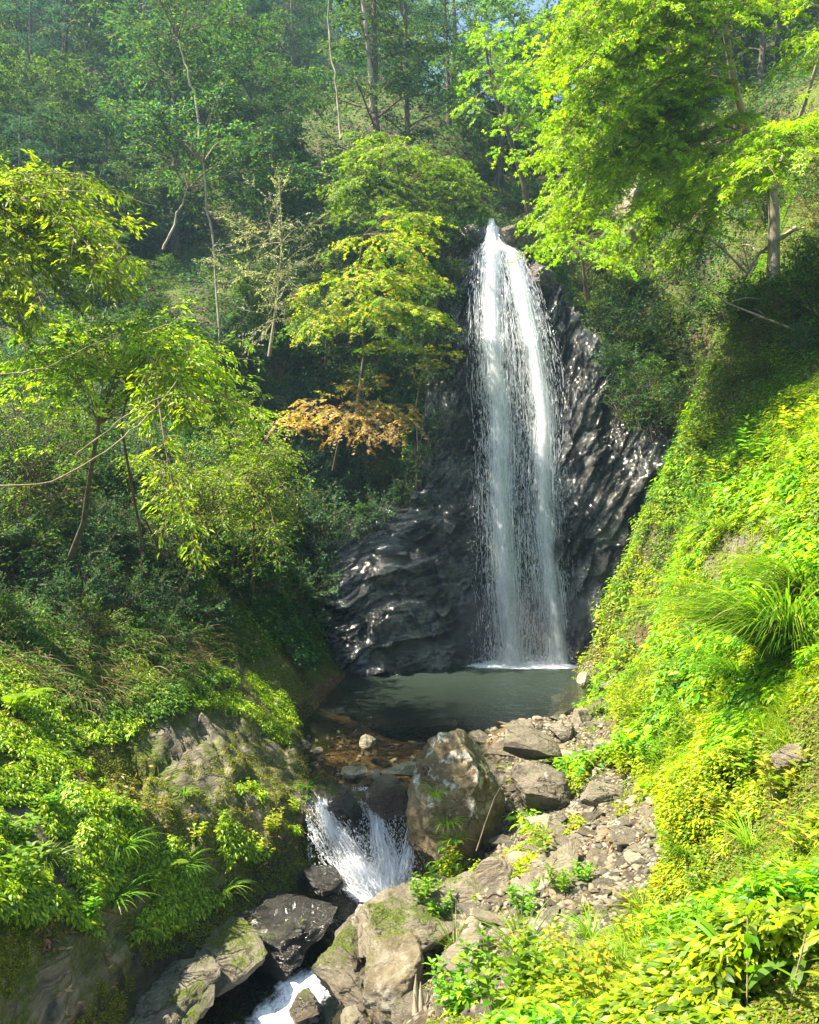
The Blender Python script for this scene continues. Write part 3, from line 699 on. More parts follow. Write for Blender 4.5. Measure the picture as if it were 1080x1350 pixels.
def rock_verts(seed, dims, sph, cuts=11, dmin=0.45, dmax=0.85, rough=0.05, strata=0.0, round_=0.02):
    rough = rough * 1.25
    r = np.random.default_rng(seed)
    p = sph[0] * 1.0
    for k in range(cuts):
        n = r.normal(size=3); n /= np.linalg.norm(n)
        d = r.uniform(dmin, dmax); e = p @ n - d
        s = np.where(e > 0, e, 0) - round_ * np.log1p(np.exp(-np.abs(e) / round_)) * 0
        p = p - s[:, None] * n
    dims = np.asarray(dims, float)
    p = p * dims / np.abs(p).max(0)
    sc = dims.mean()
    q = p / sc + seed * 3.1
    nn = nrm(p / dims ** 2)
    d = fbm(q * 1.6, 5, seed) * rough * 1.4 + facet(q * np.array([2.2, 2.2, 3.5]), seed)[0] * rough * 0.8
    if strata:
        tilt = q @ np.array([0.25, 0.1, 1.0]); d = d + strata * (np.abs(((tilt * 5 + fbm(q * 2, 2, 5) * 0.7) % 1) - 0.5) - 0.25)
    if len(p) > 5000: d = d + fbm(q * 7, 4, seed + 3) * rough * 0.5 + facet(q * np.array([5.0, 5.0, 9.0]) + fbm(q * 2, 2, 7)[:, None] * 0.6, seed + 5)[0] * rough * 0.45
    return p + nn * (d * sc)[:, None]

def rock_mesh(name, seed, dims, mat, big=False, **k):
    s = SPH6 if big else SPH4
    return mesh_np(name, rock_verts(seed, dims, s, **k), s[1], M[mat])

def boulder(px, py, D, wpx, hpx, depth, mat, label, seed, rot=(0, 0, 0), name='boulder', **k):
    """size given by its width and height in the view at distance D, real depth in metres"""
    dims = (wpx / FPX * D / 2, depth / 2, hpx / FPX * D / 2)
    o = ob(name, rock_mesh(name, seed, dims, mat, True, **k), loc=P(px, py, D), rot=rot)
    tag(o, label, 'rock', 'large rocks around the cascade and gravel bar', 'thing')
    return o

boulder(604, 1066, 8.0, 138, 212, 0.95, 'lichen_rock', 'tallest leaning boulder with a white lichen patch on its top', 3, (0.0, 0.16, 0.3), rough=0.06, dmin=0.55, cuts=9)
boulder(690, 984, 8.9, 84, 44, 0.75, 'brown_stone', 'flat brown slab lying on top of the rocks beside the tall boulder', 5, (0.25, 0.12, 0.5), name='flat_rock', rough=0.025)
boulder(708, 1043, 8.1, 88, 72, 0.75, 'brown_stone', 'blocky brown boulder right of the tall lichen boulder', 8, (0.1, 0.1, 0.3), rough=0.05)
boulder(459, 1068, 8.6, 62, 66, 0.55, 'wet_rock', 'dark wet rock splitting the small cascade', 13, (0.1, 0.3, 0.2), rough=0.05)
boulder(514, 1058, 8.65, 76, 68, 0.7, 'wet_brown_rock', 'rounded brown stone at the lip right of the cascade rock', 17, (0, 0.15, 0.3), rough=0.04)
boulder(535, 1016, 9.15, 70, 22, 0.35, 'pale_stone', 'long pale flat stone lying at the front edge of the pool', 21, (0, 0.08, 0.1), name='flat_rock', rough=0.03)
boulder(466, 1018, 9.2, 36, 26, 0.3, 'pale_stone', 'small pale pointed stone standing at the pool lip', 24, rough=0.04)
boulder(497, 1022, 9.1, 20, 14, 0.2, 'pale_stone', 'little pale stone touching the long flat stone', 25)
boulder(487, 979, 10.1, 27, 22, 0.28, 'pale_stone', 'small pale stone standing alone in the shallow pool', 26)
boulder(399, 984, 9.6, 28, 18, 0.24, 'stone', 'small grey stone at the foot of the mossy left bank', 27)
boulder(688, 920, hit(690, 934)[1] + 0.1, 44, 34, 0.5, 'mossy_rock', 'grey rock at the right edge of the pool below the fall', 29, (0, -0.3, 0.2))
boulder(418, 990, 9.5, 16, 12, 0.2, 'stone', 'pebble sized stone beside the grey stone at the left bank', 28)
boulder(520, 1216, 6.15, 230, 96, 1.0, 'layered_rock', 'long mossy layered boulder lying across below the cascade', 31, (0.1, -0.12, 0.1), rough=0.055, strata=0.05)
boulder(458, 1272, 5.9, 122, 104, 0.85, 'mossy_rock', 'mossy grey boulder overhanging the creek, left of the ochre block', 35, (0.1, 0.1, 0.2), rough=0.05, strata=0.04)
boulder(596, 1185, 6.3, 108, 54, 0.7, 'layered_rock', 'grey brown rock wedged behind the fern leaves at the gravel edge', 37, (0, -0.1, 0.0), rough=0.05)
boulder(521, 1302, 4.9, 92, 150, 0.5, 'ochre_rock', 'ochre lichened upright block at the bottom edge of the photo', 41, (0.05, 0.07, 0.2), rough=0.04, dmin=0.6)
boulder(655, 1170, 5.9, 66, 78, 0.32, 'stone', 'grey slanted slab leaning at the top of the near gravel', 43, (0.1, -0.6, 0.3), name='leaning_rock', rough=0.04, strata=0.04)
boulder(795, 1049, 7.8, 82, 42, 0.55, 'stone', 'flat grey brown slab in the middle of the gravel bar', 47, (0.1, 0.08, 0.4), name='flat_rock', rough=0.035)
boulder(846, 1050, 7.6, 38, 20, 0.3, 'stone', 'small flat slab just right of the middle slab', 48, name='flat_rock')
boulder(881, 1120, 5.9, 56, 42, 0.36, 'brown_stone', 'reddish brown stone where the gravel meets the green bank', 51)
boulder(877, 1174, 5.1, 62, 46, 0.36, 'mossy_rock', 'mossy stone half hidden in plants below the reddish stone', 53)
boulder(806, 1170, 5.5, 42, 24, 0.26, 'stone', 'bluish grey stone in the plants of the lower gravel', 55, name='flat_rock')
boulder(886, 1287, 3.6, 92, 46, 0.34, 'brown_stone', 'flat red brown rock surrounded by leafy plants', 57, (0, 0.1, 0.3), name='flat_rock')
boulder(1062, 1004, hit(1062, 1006)[1] + 0.12, 80, 66, 0.5, 'stone', 'grey rock under the big drooping grass clump', 59)
boulder(366, 1222, 7.2, 160, 88, 1.1, 'wet_rock', 'large dark wet rock left of the cascade foot', 161, (0.1, -0.25, 0.2), rough=0.07, strata=0.07, cuts=14, dmin=0.4)
boulder(180, 1322, 6.1, 270, 40, 1.0, 'layered_rock', 'sloping layered ledge along the left side of the creek', 63, (0.1, -0.32, 0.1), rough=0.05, strata=0.05)
False and boulder(120, 1325, 5.2, 240, 80, 0.8, 'mossy_rock', 'dark mossy ledge in the bottom left corner', 65, (0, -0.1, 0.1), rough=0.05, strata=0.05)
boulder(272, 1262, 6.7, 150, 34, 0.9, 'layered_rock', 'upper step of the sloping ledge beside the large wet rock', 64, (0.2, -0.35, 0.3), rough=0.05, strata=0.06)
boulder(403, 1328, 6.4, 40, 34, 0.4, 'wet_brown_rock', 'wet brown stone washed by the creek at the bottom edge', 67)
boulder(470, 1352, 5.2, 60, 40, 0.4, 'stone', 'grey stone in the gap between mossy boulder and ochre block', 68)
boulder(425, 1155, 7.9, 60, 40, 0.5, 'wet_rock', 'low wet rock under the left chute of the cascade', 69)
boulder(625, 1262, 4.9, 90, 90, 0.5, 'stone', 'grey rock behind the driftwood stump and clover leaves', 71, rough=0.04)
False and boulder(575, 868, 15.0, 100, 34, 0.9, 'wet_rock', 'wet layered slab lying at the cliff foot left of the fall', 73, (0, -0.22, 0.1), name='flat_rock', rough=0.03, strata=0.06)
False and boulder(500, 862, 14.4, 44, 52, 0.7, 'wet_brown_rock', 'wet rusty rock standing at the far left edge of the pool', 75, rough=0.06)
False and boulder(443, 868, 14.2, 60, 50, 0.8, 'mossy_rock', 'mossy brown rock at the dark corner left of the pool', 76)
boulder(775, 995, 9.3, 46, 22, 0.35, 'pale_stone', 'pale flat stone on the upper gravel bar', 77, name='flat_rock')
boulder(745, 965, 10.2, 44, 30, 0.4, 'stone', 'grey stone near the top of the gravel bar', 78)
boulder(671, 312, 18.3, 26, 34, 0.6, 'brown_stone', 'rusty brown rock at the right side of the spout', 91, rough=0.06)
boulder(620, 318, 18.4, 40, 40, 0.8, 'wet_rock', 'black wet rock at the left side of the spout', 92, rough=0.07)
boulder(716, 372, 18.0, 60, 50, 0.8, 'wet_brown_rock', 'dark angular rock jutting out right of the upper fall', 93, (0, 0.4, 0), rough=0.07)
boulder(772, 896, 13.2, 22, 24, 0.3, 'pale_stone', 'small pale upright stone beside the far pool corner', 79)
boulder(720, 1090, 7.1, 60, 34, 0.4, 'pale_stone', 'broken pale stone below the blocky brown boulder', 80, (0.2, 0.3, 0.1))
boulder(830, 290, hit(830, 300)[1] + 0.3, 80, 120, 2.2, 'pale_stone', 'sunlit pale rock outcrop showing through the maple sprays', 83, (0, 0.3, 0), name='rock_outcrop', rough=0.06)
False and boulder(960, 742, 8.6, 150, 62, 0.8, 'pale_stone', 'bare tan rock sheet exposed in the green right bank', 85, (-0.5, -0.55, 0.2), name='rock_outcrop', rough=0.03, strata=0.02)
False and boulder(1010, 515, 11.6, 130, 60, 1.2, 'brown_stone', 'grey brown rock ledge high on the right bank', 86, (-0.3, -0.4, 0.2), name='rock_outcrop', rough=0.05)

# countable stones of the gravel bar
rng = np.random.default_rng(5)
SV = [rock_mesh('stone', 200 + i, (1.0, rng.uniform(0.5, 0.9), rng.uniform(0.22, 0.55)), ('stone', 'pale_stone', 'brown_stone', 'stone')[i % 4], rough=0.05, strata=0.03 * (i % 2), cuts=9, dmin=0.3, dmax=0.75) for i in range(16)]
def in_gravel(x, y): return inpoly(x, y, GRAVEL)
for i, (a, b, w_, h_, m_, l_) in enumerate([(742, 1000, 46, 20, 'pale_stone', 'thin pale slab right behind the flat brown slab'), (765, 1020, 50, 22, 'stone', 'grey slab between the blocky boulder and the middle slab'), (735, 925, 34, 18, 'stone', 'low slab near the right pool shore'), (805, 935, 36, 20, 'brown_stone', 'brown slab where the bar narrows under the bank'),
    (820, 1085, 44, 22, 'pale_stone', 'pale slab below the small flat slab'), (760, 1110, 40, 20, 'stone', 'grey slab in the centre of the lower gravel'), (680, 1140, 50, 30, 'pale_stone', 'pale broken slab left of the light green seedling'), (745, 1150, 46, 40, 'pale_stone', 'whitish upright slab beside the light green seedling'),
    (790, 1135, 40, 18, 'brown_stone', 'rusty flat stone right of the whitish upright slab'), (700, 1175, 44, 22, 'stone', 'flat grey stone under the seedling'), (800, 985, 36, 18, 'stone', 'small slab beside the foot of the green bank'), (840, 1130, 34, 18, 'pale_stone', 'pale stone left of the reddish brown stone')]):
    boulder(a, b, hit(a, b)[1] + 0.02, w_, h_, 0.3, m_, l_, 120 + i, (rng.normal(0, .15), rng.normal(0, .15), rng.uniform(-.6, .6)), name='flat_rock', rough=0.035, cuts=9, dmin=0.35)
n_st = 0; tries = 0
placed = []
while n_st < 250 and tries < 9000:
    tries += 1
    y = 3.2 * (13.5 / 3.2) ** rng.random(); x = rng.uniform(-0.1, 0.36) * y
    if not in_gravel(np.array([x]), np.array([y]))[0]: continue
    s = (0.035 + 0.22 * rng.random() ** 2.2) * (0.55 + y / 11)
    if any((x - a) ** 2 + (y - b) ** 2 < (0.75 * (s + c)) ** 2 for a, b, c in placed): continue
    placed.append((x, y, s))
    z = float(Hs(x, y))
    o = ob('stone', SV[rng.integers(16)], loc=(x, y, z + s * 0.12), rot=(rng.normal(0, 0.3), rng.normal(0, 0.3), rng.uniform(0, 6.3)), scale=float(s))
    tag(o, 'loose angular stone lying among others on the gravel bar', 'stone', 'loose stones of the gravel bar')
    n_st += 1
n_st = 0
while n_st < 30:
    y = rng.uniform(9.0, 12.5); x = rng.uniform(-1.4, 1.2)
    if not inpoly(np.array([x]), np.array([y]), POOL)[0]: continue
    s = 0.02 + 0.07 * rng.random() ** 2
    o = ob('stone', SV[rng.integers(16)], loc=(x, y, float(Hs(x, y)) + s * 0.2), rot=(0, 0, rng.uniform(0, 6.3)), scale=float(s))
    tag(o, 'small stone lying in the shallow front of the pool', 'stone', 'stones in the shallow pool'); n_st += 1

def scatter_solid(name, pts, sizes, variants, flat, mat, colrng=None):
    V = []; F = []; o = 0
    for p, s in zip(pts, sizes):
        v, f = variants[rng.integers(len(variants))]
        a = rng.uniform(0, 6.3); ca, sa = math.cos(a), math.sin(a)
        q = v @ np.array([[ca, sa, 0], [-sa, ca, 0], [0, 0, flat]]).T * s
        V.append(q + p); F.append(f + o); o += len(v)
    return mesh_np(name, np.concatenate(V), np.concatenate(F), mat, smooth=False)
SG = [(rock_verts(300 + i, (1, rng.uniform(.5, .85), rng.uniform(.3, .6)), SPH2, rough=0.03, cuts=9, dmin=0.25, dmax=0.7), SPH2[1]) for i in range(10)]
n = 30000
y = 3.0 * (14.0 / 3.0) ** rng.random(n); x = rng.uniform(-0.2, 0.40, n) * y
k = (in_gravel(x, y) | (inpoly(x, y, POOL) & (y < 11.5) & (rng.random(n) < 0.25)))
x, y = x[k][:7000], y[k][:7000]
def pebble_material():
    m, t, out = mat_new('pebbles'); g = NT(t)
    geo = g.n('ShaderNodeNewGeometry'); c = g.ramp(geo.outputs['Random Per Island'], [(0, (0.06, 0.055, 0.04)), (0.35, (0.15, 0.135, 0.095)), (0.65, (0.24, 0.215, 0.15)), (0.85, (0.22, 0.15, 0.085)), (1, (0.40, 0.37, 0.29))])
    v = g.n('ShaderNodeTexCoord').outputs['Object']; nn = g.noise(v, 30, 5, 0.7)
    g.link(g.princ(g.mix(g.rng(nn, 0.35, 0.65, 0.5, 0), c, (0.07, 0.06, 0.04)), 0.8, g.bump(nn, 0.5, 0.01)), out.inputs[0]); return m
M['pebbles'] = pebble_material()
o = ob('gravel', scatter_solid('gravel', np.stack([x, y, Hs(x, y) + 0.004], 1), (0.008 + 0.05 * rng.random(len(x)) ** 2) * (0.6 + y / 12), SG, 1.0, M['pebbles']))
tag(o, 'fine grey and tan gravel between the stones', kind='stuff')

# ------------------------------------------------------------------ leaves and branches
def _t(vs, fs): return np.array(vs, float), np.array(fs)
LT = {
 'diamond': _t([(0, 0, 0), (.42, .5, .10), (1, 0, -.08), (.42, -.5, .10)], [(0, 2, 1), (0, 3, 2)]),
 'oval': _t([(0, 0, 0), (.25, .42, .07), (.62, .38, .05), (1, 0, -.14), (.62, -.38, .05), (.25, -.42, .07), (.3, 0, 0), (.66, 0, -.02)],
            [(0, 6, 1), (1, 6, 2), (2, 6, 7), (2, 7, 3), (0, 5, 6), (6, 5, 4), (6, 4, 7), (7, 4, 3)]),
}
def _lobes(angs, lens, wd=0.16):
    V = [(0, 0, 0)]; F = []
    for a, l in zip(angs, lens):
        c, s = math.cos(a), math.sin(a); n = len(V)
        V += [(c * l * .5 - s * wd, s * l * .5 + c * wd, .04), (c * l, s * l, -.10 * l), (c * l * .5 + s * wd, s * l * .5 - c * wd, .04)]
        F += [(0, n + 1, n), (0, n + 2, n + 1)]
    return _t(V, F)
LT['lobe3'] = _lobes([0, .95, -.95], [1, .8, .8])
LT['star'] = _lobes([0, .75, -.75, 1.5, -1.5], [1, .9, .9, .6, .6], 0.13)

def leaf_mesh(name, pos, d, n, L, W, col, mat, shape='diamond'):
    T, F = LT[shape]
    d = nrm(d); n = nrm(n - (n * d).sum(1, keepdims=True) * d); s = np.cross(n, d)
    N = len(pos)
    V = (pos[:, None] + d[:, None] * (T[None, :, 0:1] * L[:, None, None]) + s[:, None] * (T[None, :, 1:2] * W[:, None, None]) + n[:, None] * (T[None, :, 2:3] * L[:, None, None]))
    FF = (F[None] + (np.arange(N) * len(T))[:, None, None]).reshape(-1, F.shape[1])
    return mesh_np(name, V.reshape(-1, 3), FF, mat, np.repeat(np.clip(col, 0, 1), len(T), 0), smooth=False)

def tubes(name, polys, mat, sides=6, extra=None):
    V = []; F = []; o = 0
    for pts, rad in polys:
        pts = np.asarray(pts, float); K = len(pts); rad = np.broadcast_to(np.asarray(rad, float), (K,))
        t = nrm(np.gradient(pts, axis=0)); ref = np.array([0.31, 0.17, 0.93]) if abs(t[:, 2]).mean() < 0.8 else np.array([1.0, 0.1, 0.05])
        u = nrm(np.cross(t, ref)); v = np.cross(t, u)
        a = np.arange(sides) * 2 * np.pi / sides
        ring = pts[:, None] + rad[:, None, None] * (np.cos(a)[None, :, None] * u[:, None] + np.sin(a)[None, :, None] * v[:, None])
        V.append(ring.reshape(-1, 3))
        i = (np.arange(K - 1)[:, None] * sides + np.arange(sides)[None]); j = (np.arange(K - 1)[:, None] * sides + (np.arange(sides)[None] + 1) % sides)
        F.append(np.stack([i, j, j + sides, i + sides], -1).reshape(-1, 4) + o); o += K * sides
    if extra is not None:
        V.append(extra[0]); return mesh_np(name, np.concatenate(V), [np.concatenate(F), extra[1] + o], mat)
    return mesh_np(name, np.concatenate(V), np.concatenate(F), mat)

def twig_ribs(o, e, w):
    """thin three sided twigs, all at once: returns V,F"""
    d = nrm(e - o); u = nrm(np.cross(d, np.array([0.3, 0.2, 0.9]))); v = np.cross(d, u); N = len(o)
    r = []
    for k in range(3):
        a = k * 2.0944; r.append(o + (u * math.cos(a) + v * math.sin(a)) * w[:, None])
    V = np.stack(r + [e], 1).reshape(-1, 3); b = np.arange(N)[:, None] * 4
    F = np.concatenate([b + np.array([0, 1, 3]), b + np.array([1, 2, 3]), b + np.array([2, 0, 3])])
    return V, F

def curve(a, b, sag, r, n=8, wig=0.05):
    a = np.asarray(a, float); b = np.asarray(b, float); t = np.linspace(0, 1, n)[:, None]; L = np.linalg.norm(b - a)
    p = a + (b - a) * t; p[:, 2] += (sag * L * np.sin(np.pi * t))[:, 0]
    w = r.normal(0, wig * L / math.sqrt(n), (n, 3)); w[0] = 0; w = np.cumsum(w, 0) * (1 - t * 0.5) * 0.6
    return p + w

def mixcol(r, n, cols, wts, var=0.18):
    c = np.array(cols)[r.choice(len(cols), n, p=np.array(wts) / sum(wts))]
    return c * (1 + r.normal(0, var, (n, 1))) * (1 + r.normal(0, 0.05, (n, 3)))

def foliate(r, limbs, p):
    """limbs: list of polylines. secondary shoots, twigs and leaves for them. returns (polys, twigs(o,e,w), leaves dict)"""
    subs = []
    for pts in limbs:
        K = len(pts); L = np.linalg.norm(np.diff(pts, axis=0), axis=1).sum()
        ns = max(2, int(p['subs'] * L))
        for i in range(ns):
            t = p.get('t0', 0.3) + (1 - p.get('t0', 0.3)) * (i + r.random()) / ns
            f = t * (K - 1); k = min(int(f), K - 2); o = pts[k] + (pts[k + 1] - pts[k]) * (f - k); tg = nrm(pts[k + 1] - pts[k])
            up = nrm(np.array([0, 0, 1.0]) + r.normal(0, p.get('tilt', 0.25), 3)); sd = nrm(np.cross(tg, up)) * (1 if i % 2 else -1)
            a = R(r.uniform(30, 65)); d = nrm(tg * math.cos(a) + sd * math.sin(a) + r.normal(0, p.get('scat', 0.15), 3))
            l = p['sublen'] * (0.55 + 0.6 * r.random()) * (1.25 - 0.65 * t)
            subs.append(curve(o, o + d * l + np.array([0, 0, -p.get('droop', 0.1) * l]), 0.06, r, 5, 0.08))
        subs.append(pts[-4:] if K >= 4 else pts)
    S = len(subs); nt_ = p['twigs']
    A = np.stack([np.stack([np.interp(np.linspace(0, 1, 6), np.linspace(0, 1, len(s)), s[:, k]) for k in range(3)], 1) for s in subs])   # S,6,3
    sl = np.linalg.norm(np.diff(A, axis=1), axis=2).sum(1)
    cnt = np.maximum(2, (nt_ * sl).astype(int)); si = np.repeat(np.arange(S), cnt); N = len(si)
    t = 0.08 + 0.92 * r.random(N); f = t * 5; k = np.minimum(f.astype(int), 4)
    o = A[si, k] + (A[si, k + 1] - A[si, k]) * (f - k)[:, None]; tg = nrm(A[si, k + 1] - A[si, k])
    up = nrm(np.array([0, 0, 1.0]) + r.normal(0, p.get('tilt', 0.25), (S, 3)))[si]
    sd = nrm(np.cross(tg, up)) * r.choice([-1, 1], N)[:, None]; a = np.radians(r.uniform(25, 70, N))[:, None]
    d = nrm(tg * np.cos(a) + sd * np.sin(a) + r.normal(0, p.get('scat', 0.15), (N, 3)))
    tl = p['twlen'] * (0.4 + 0.8 * r.random(N)) * (1.15 - 0.5 * t)
    e = o + d * tl[:, None]; e[:, 2] -= p.get('droop', 0.1) * tl
    m = p['leaves']; s = (np.arange(m)[None] + r.random((N, m))) / m
    pos = o[:, None] + (e - o)[:, None] * s[..., None]
    b = np.radians(r.uniform(20, 65, (N, m)))[..., None] * r.choice([-1, 1], (N, m))[..., None] * (1 - 0.6 * s[..., None])
    un = nrm(np.cross(nrm(np.cross(d, up)), d))
    ld = d[:, None] * np.cos(b) + np.cross(up, d)[:, None] * np.sin(b) + r.normal(0, 0.12, (N, m, 3)); ld[..., 2] -= p.get('ldroop', 0.2)
    ln = up[:, None] + r.normal(0, p.get('lean', 0.35), (N, m, 3))
    pos, ld, ln = pos.reshape(-1, 3), ld.reshape(-1, 3), ln.reshape(-1, 3); Q = len(pos)
    pos = pos + r.normal(0, p['size'] * 0.25, (Q, 3))
    L = p['size'] * r.uniform(0.6, 1.25, Q)
    sc = (1 + r.normal(0, 0.16, S))[si]; sc = np.repeat(sc, m)[:, None]
    ck = r.random(S)[si]; ck = np.repeat(ck, m)
    c = mixcol(r, Q, p['cols'], p['wts'], 0.14) * np.clip(sc, 0.5, 1.5)
    if 'alt' in p:
        sel = ck < p['altf']; c[sel] = mixcol(r, int(sel.sum()), p['alt'], [1] * len(p['alt']), 0.14)
    return subs, (o, e, np.full(N, p.get('twr', 0.0022)) * (0.7 + tl)), dict(pos=pos, d=ld, n=ln, L=L, W=L * p.get('wr', 0.5), col=c)

def tree(name, label, cat, group, trunk, limbs, r, p, mat='leaf', bark='bark', loc=None, trunk_r=None, rtop=0.35):
    """trunk: polyline (world), limbs: list of (polyline, base radius). the thing is an Empty at the trunk's foot"""
    base = np.asarray(trunk[0][0], float) if isinstance(trunk, list) else np.asarray(trunk[0], float)
    root = thing(name, base, label, cat, group)
    tr = trunk if isinstance(trunk, list) else [trunk]
    polys = []
    for i, t_ in enumerate(tr):
        rb = trunk_r[i] if isinstance(trunk_r, (list, tuple)) else trunk_r
        K = len(t_); rad = rb * np.linspace(1, rtop, K); rad[0] *= 1.35
        polys.append((t_ - base, rad))
    tk = ob('trunk', tubes('trunk', polys, M[bark], 10), root)
    subs, (o, e, w), lv = foliate(r, [l for l, _ in limbs], p)
    bp = [(l - base, rb * np.linspace(1, 0.3, len(l))) for l, rb in limbs if rb > 0] + [(s - base, p.get('subr', 0.006) * np.linspace(1, 0.35, len(s))) for s in subs]
    ob('branches', tubes('branches', bp, M[p.get('twigmat', 'twig')], 5, twig_ribs(o - base, e - base, w)), root)
    ob('crown', leaf_mesh('crown', lv['pos'] - base, lv['d'], lv['n'], lv['L'], lv['W'], lv['col'], M[mat], p.get('shape', 'diamond')), root)
    return root

def instance(root, loc, rz, sc, label=None, group=None):
    c = root.copy(); COL.objects.link(c); c.location = [float(v) for v in loc]; c.rotation_euler = (0, 0, rz); c.scale = (sc,) * 3
    if label: c['label'] = label
    if group: c['group'] = group
    for ch in list(root.children):
        d = ch.copy(); COL.objects.link(d); d.parent = c
    return c

YG = [(0.31, 0.47, 0.006), (0.20, 0.39, 0.006), (0.42, 0.51, 0.010)]
MG = [(0.11, 0.22, 0.012), (0.16, 0.28, 0.012), (0.07, 0.15, 0.012)]
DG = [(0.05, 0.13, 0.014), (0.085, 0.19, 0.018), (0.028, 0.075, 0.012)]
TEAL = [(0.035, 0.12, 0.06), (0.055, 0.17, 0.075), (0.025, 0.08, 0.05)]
OLIVE = [(0.16, 0.19, 0.03), (0.24, 0.26, 0.04), (0.10, 0.13, 0.02)]

# ---- wooded slopes: a few tree kinds, copied over the hillsides
def slope_tree(seed, h, spread, p, name, label, cat, bark='bark', tr=0.09, lean=0.05, low=0.16, nl=19, mat='leaf_dark', rise=0.35):
    r = np.random.default_rng(seed)
    trunk = curve((0, 0, -0.3), (r.normal(0, lean) * h, r.normal(0, lean) * h, h), 0, r, 10, 0.03)
    limbs = []
    for i in range(nl):
        t = low + (1 - low) * (i + 0.5) / nl; f = t * 9; k = min(int(f), 8); o = trunk[k] + (trunk[k + 1] - trunk[k]) * (f - k)
        a = i * 2.4 + r.normal(0, 0.3); l = spread * (0.45 + 0.55 * math.sin(math.pi * min(1, 0.25 + 0.75 * (1 - t)))) * r.uniform(0.75, 1.2)
        e = o + np.array([math.cos(a) * l, math.sin(a) * l, l * rise * r.uniform(0.4, 1.4)])
        limbs.append((curve(o, e, 0.07, r, 6, 0.07), tr * 0.35 * (1.2 - t)))
    limbs.append((trunk[-4:], tr * 0.3))
    return tree(name, label, cat, None, trunk, limbs, r, p, mat, bark, trunk_r=tr)
base_p = dict(subs=4.2, sublen=1.0, twigs=11, twlen=0.45, leaves=9, size=0.12, cols=DG, wts=[3, 3, 2], droop=0.12, tilt=0.3, scat=0.25, t0=0.15, subr=0.010, twr=0.004, lean=0.5)
protos = []
for s, h, sp, dp, lab in [
    (6, 6.5, 2.4, dict(cols=MG + YG[:2], wts=[2, 2, 1, 2, 2], tilt=0.2), 'lighter yellow green tree standing in the light on the slope'),
    (1, 7.0, 2.3, dict(cols=DG + TEAL, wts=[2, 3, 2, 2, 2, 1]), 'dark green broadleaf tree on the shaded slope'),
    (2, 8.5, 2.0, dict(cols=TEAL, wts=[2, 2, 1], size=0.085, leaves=8), 'bluish green tree on the shaded slope'),
    (3, 6.0, 2.6, dict(cols=DG + MG, wts=[1, 3, 1, 1, 1, 1], droop=0.25), 'spreading green tree on the shaded slope'),
    (4, 7.5, 2.2, dict(cols=MG + TEAL, wts=[2, 1, 2, 1, 2, 1], tilt=0.15, leaves=6), 'layered mid green tree on the shaded slope'),
    (5, 9.5, 1.7, dict(cols=DG, wts=[2, 1, 2], droop=0.3, ldroop=0.6, size=0.09), 'slender dark evergreen tree on the shaded slope')]:
    protos.append((slope_tree(s, h, sp, {**base_p, **dp}, 'slope_tree', lab, 'tree', tr=0.10 + 0.01 * s), lab))
rng = np.random.default_rng(21)
pts = []; tries = 0
while len(pts) < 150 and tries < 40000:
    tries += 1
    y = 15.5 * (62 / 15.5) ** rng.random(); x = rng.uniform(-0.70, 0.70) * y
    z = float(Hs(x, y)); py = CY - (z - CAMZ) / y * FPX; ppx = CX + x / y * FPX
    if py < -330 or (ppx < -160 or ppx > 1250): continue
    if abs(x - np.interp(y, [17, 20, 26, 40, 60], [1.9, 1.9, 2.9, 4.6, 6.0])) < np.interp(y, [16, 20, 30, 60], [2.6, 2.3, 1.4, 1.2]): continue
    if x > 0 and y < 21: continue
    if x < 0 and y < 19.5 and x > -3.0: continue
    if x < 0 and y < 17.5: continue
    dmin = 0.9 + y * 0.035
    if any((x - a) ** 2 + (y - b) ** 2 < dmin ** 2 for a, b in pts): continue
    pts.append((x, y))
for t_ in [(2.9, 27), (5.2, 38), (2.6, 30)]: pts.append(t_)
for i, (x, y) in enumerate(pts):
    k = int(rng.choice(6, p=[.1, .22, .2, .2, .18, .1])); root, lab = protos[k]
    sc = rng.uniform(0.5, 0.95) * (0.6 if y < 21 else 1.0); loc = (x, y, float(Hs(x, y)) - 0.1)
    grp = 'trees of the wooded slopes'
    if not root.get('used'):
        root['used'] = 1; root.location = loc; root.rotation_euler = (0, 0, rng.uniform(0, 6.3)); root.scale = (sc,) * 3; root['group'] = grp
    else:
        instance(root, loc, rng.uniform(0, 6.3), sc, lab, grp)

def hit2(px, py):
    h = hit(px, py); D = np.arange(13.5, h[1], 0.03); x = (px - CX) / FPX * D; z = CAMZ - (py - CY) / FPX * D
    k = np.where((cliff_at(x, z) <= D) & (z < np.interp(x, cxs, top)) & (z > -0.5) & (x > -4.1) & (x < 5.3))[0]
    return P(px, py, D[k[0]]) if len(k) else h
# ---- shrubs hugging the slopes
def shrub_proto(seed, h, p, label, mat='leaf_dark', nl=11, name='shrub'):
    r = np.random.default_rng(seed); limbs = []; stems = []
    for i in range(nl):
        a = i * 2.4 + r.normal(0, 0.3); l = h * r.uniform(0.6, 1.1); el = R(r.uniform(25, 85))
        e = np.array([math.cos(a) * l * math.cos(el), math.sin(a) * l * math.cos(el), l * math.sin(el)])
        limbs.append((curve((0, 0, -0.1), e, 0.12, r, 7, 0.06), 0.010))
    return tree(name, label, 'shrub', None, [limbs[0][0], limbs[3][0], limbs[6][0]], limbs, r, p, mat, 'bark', trunk_r=[0.022, 0.02, 0.018])
sh_p = dict(subs=5, sublen=0.55, twigs=13, twlen=0.24, leaves=7, size=0.062, cols=DG, wts=[1, 1, 1], droop=0.1, tilt=0.35, scat=0.3, t0=0.15, subr=0.005, lean=0.5, wr=0.48)
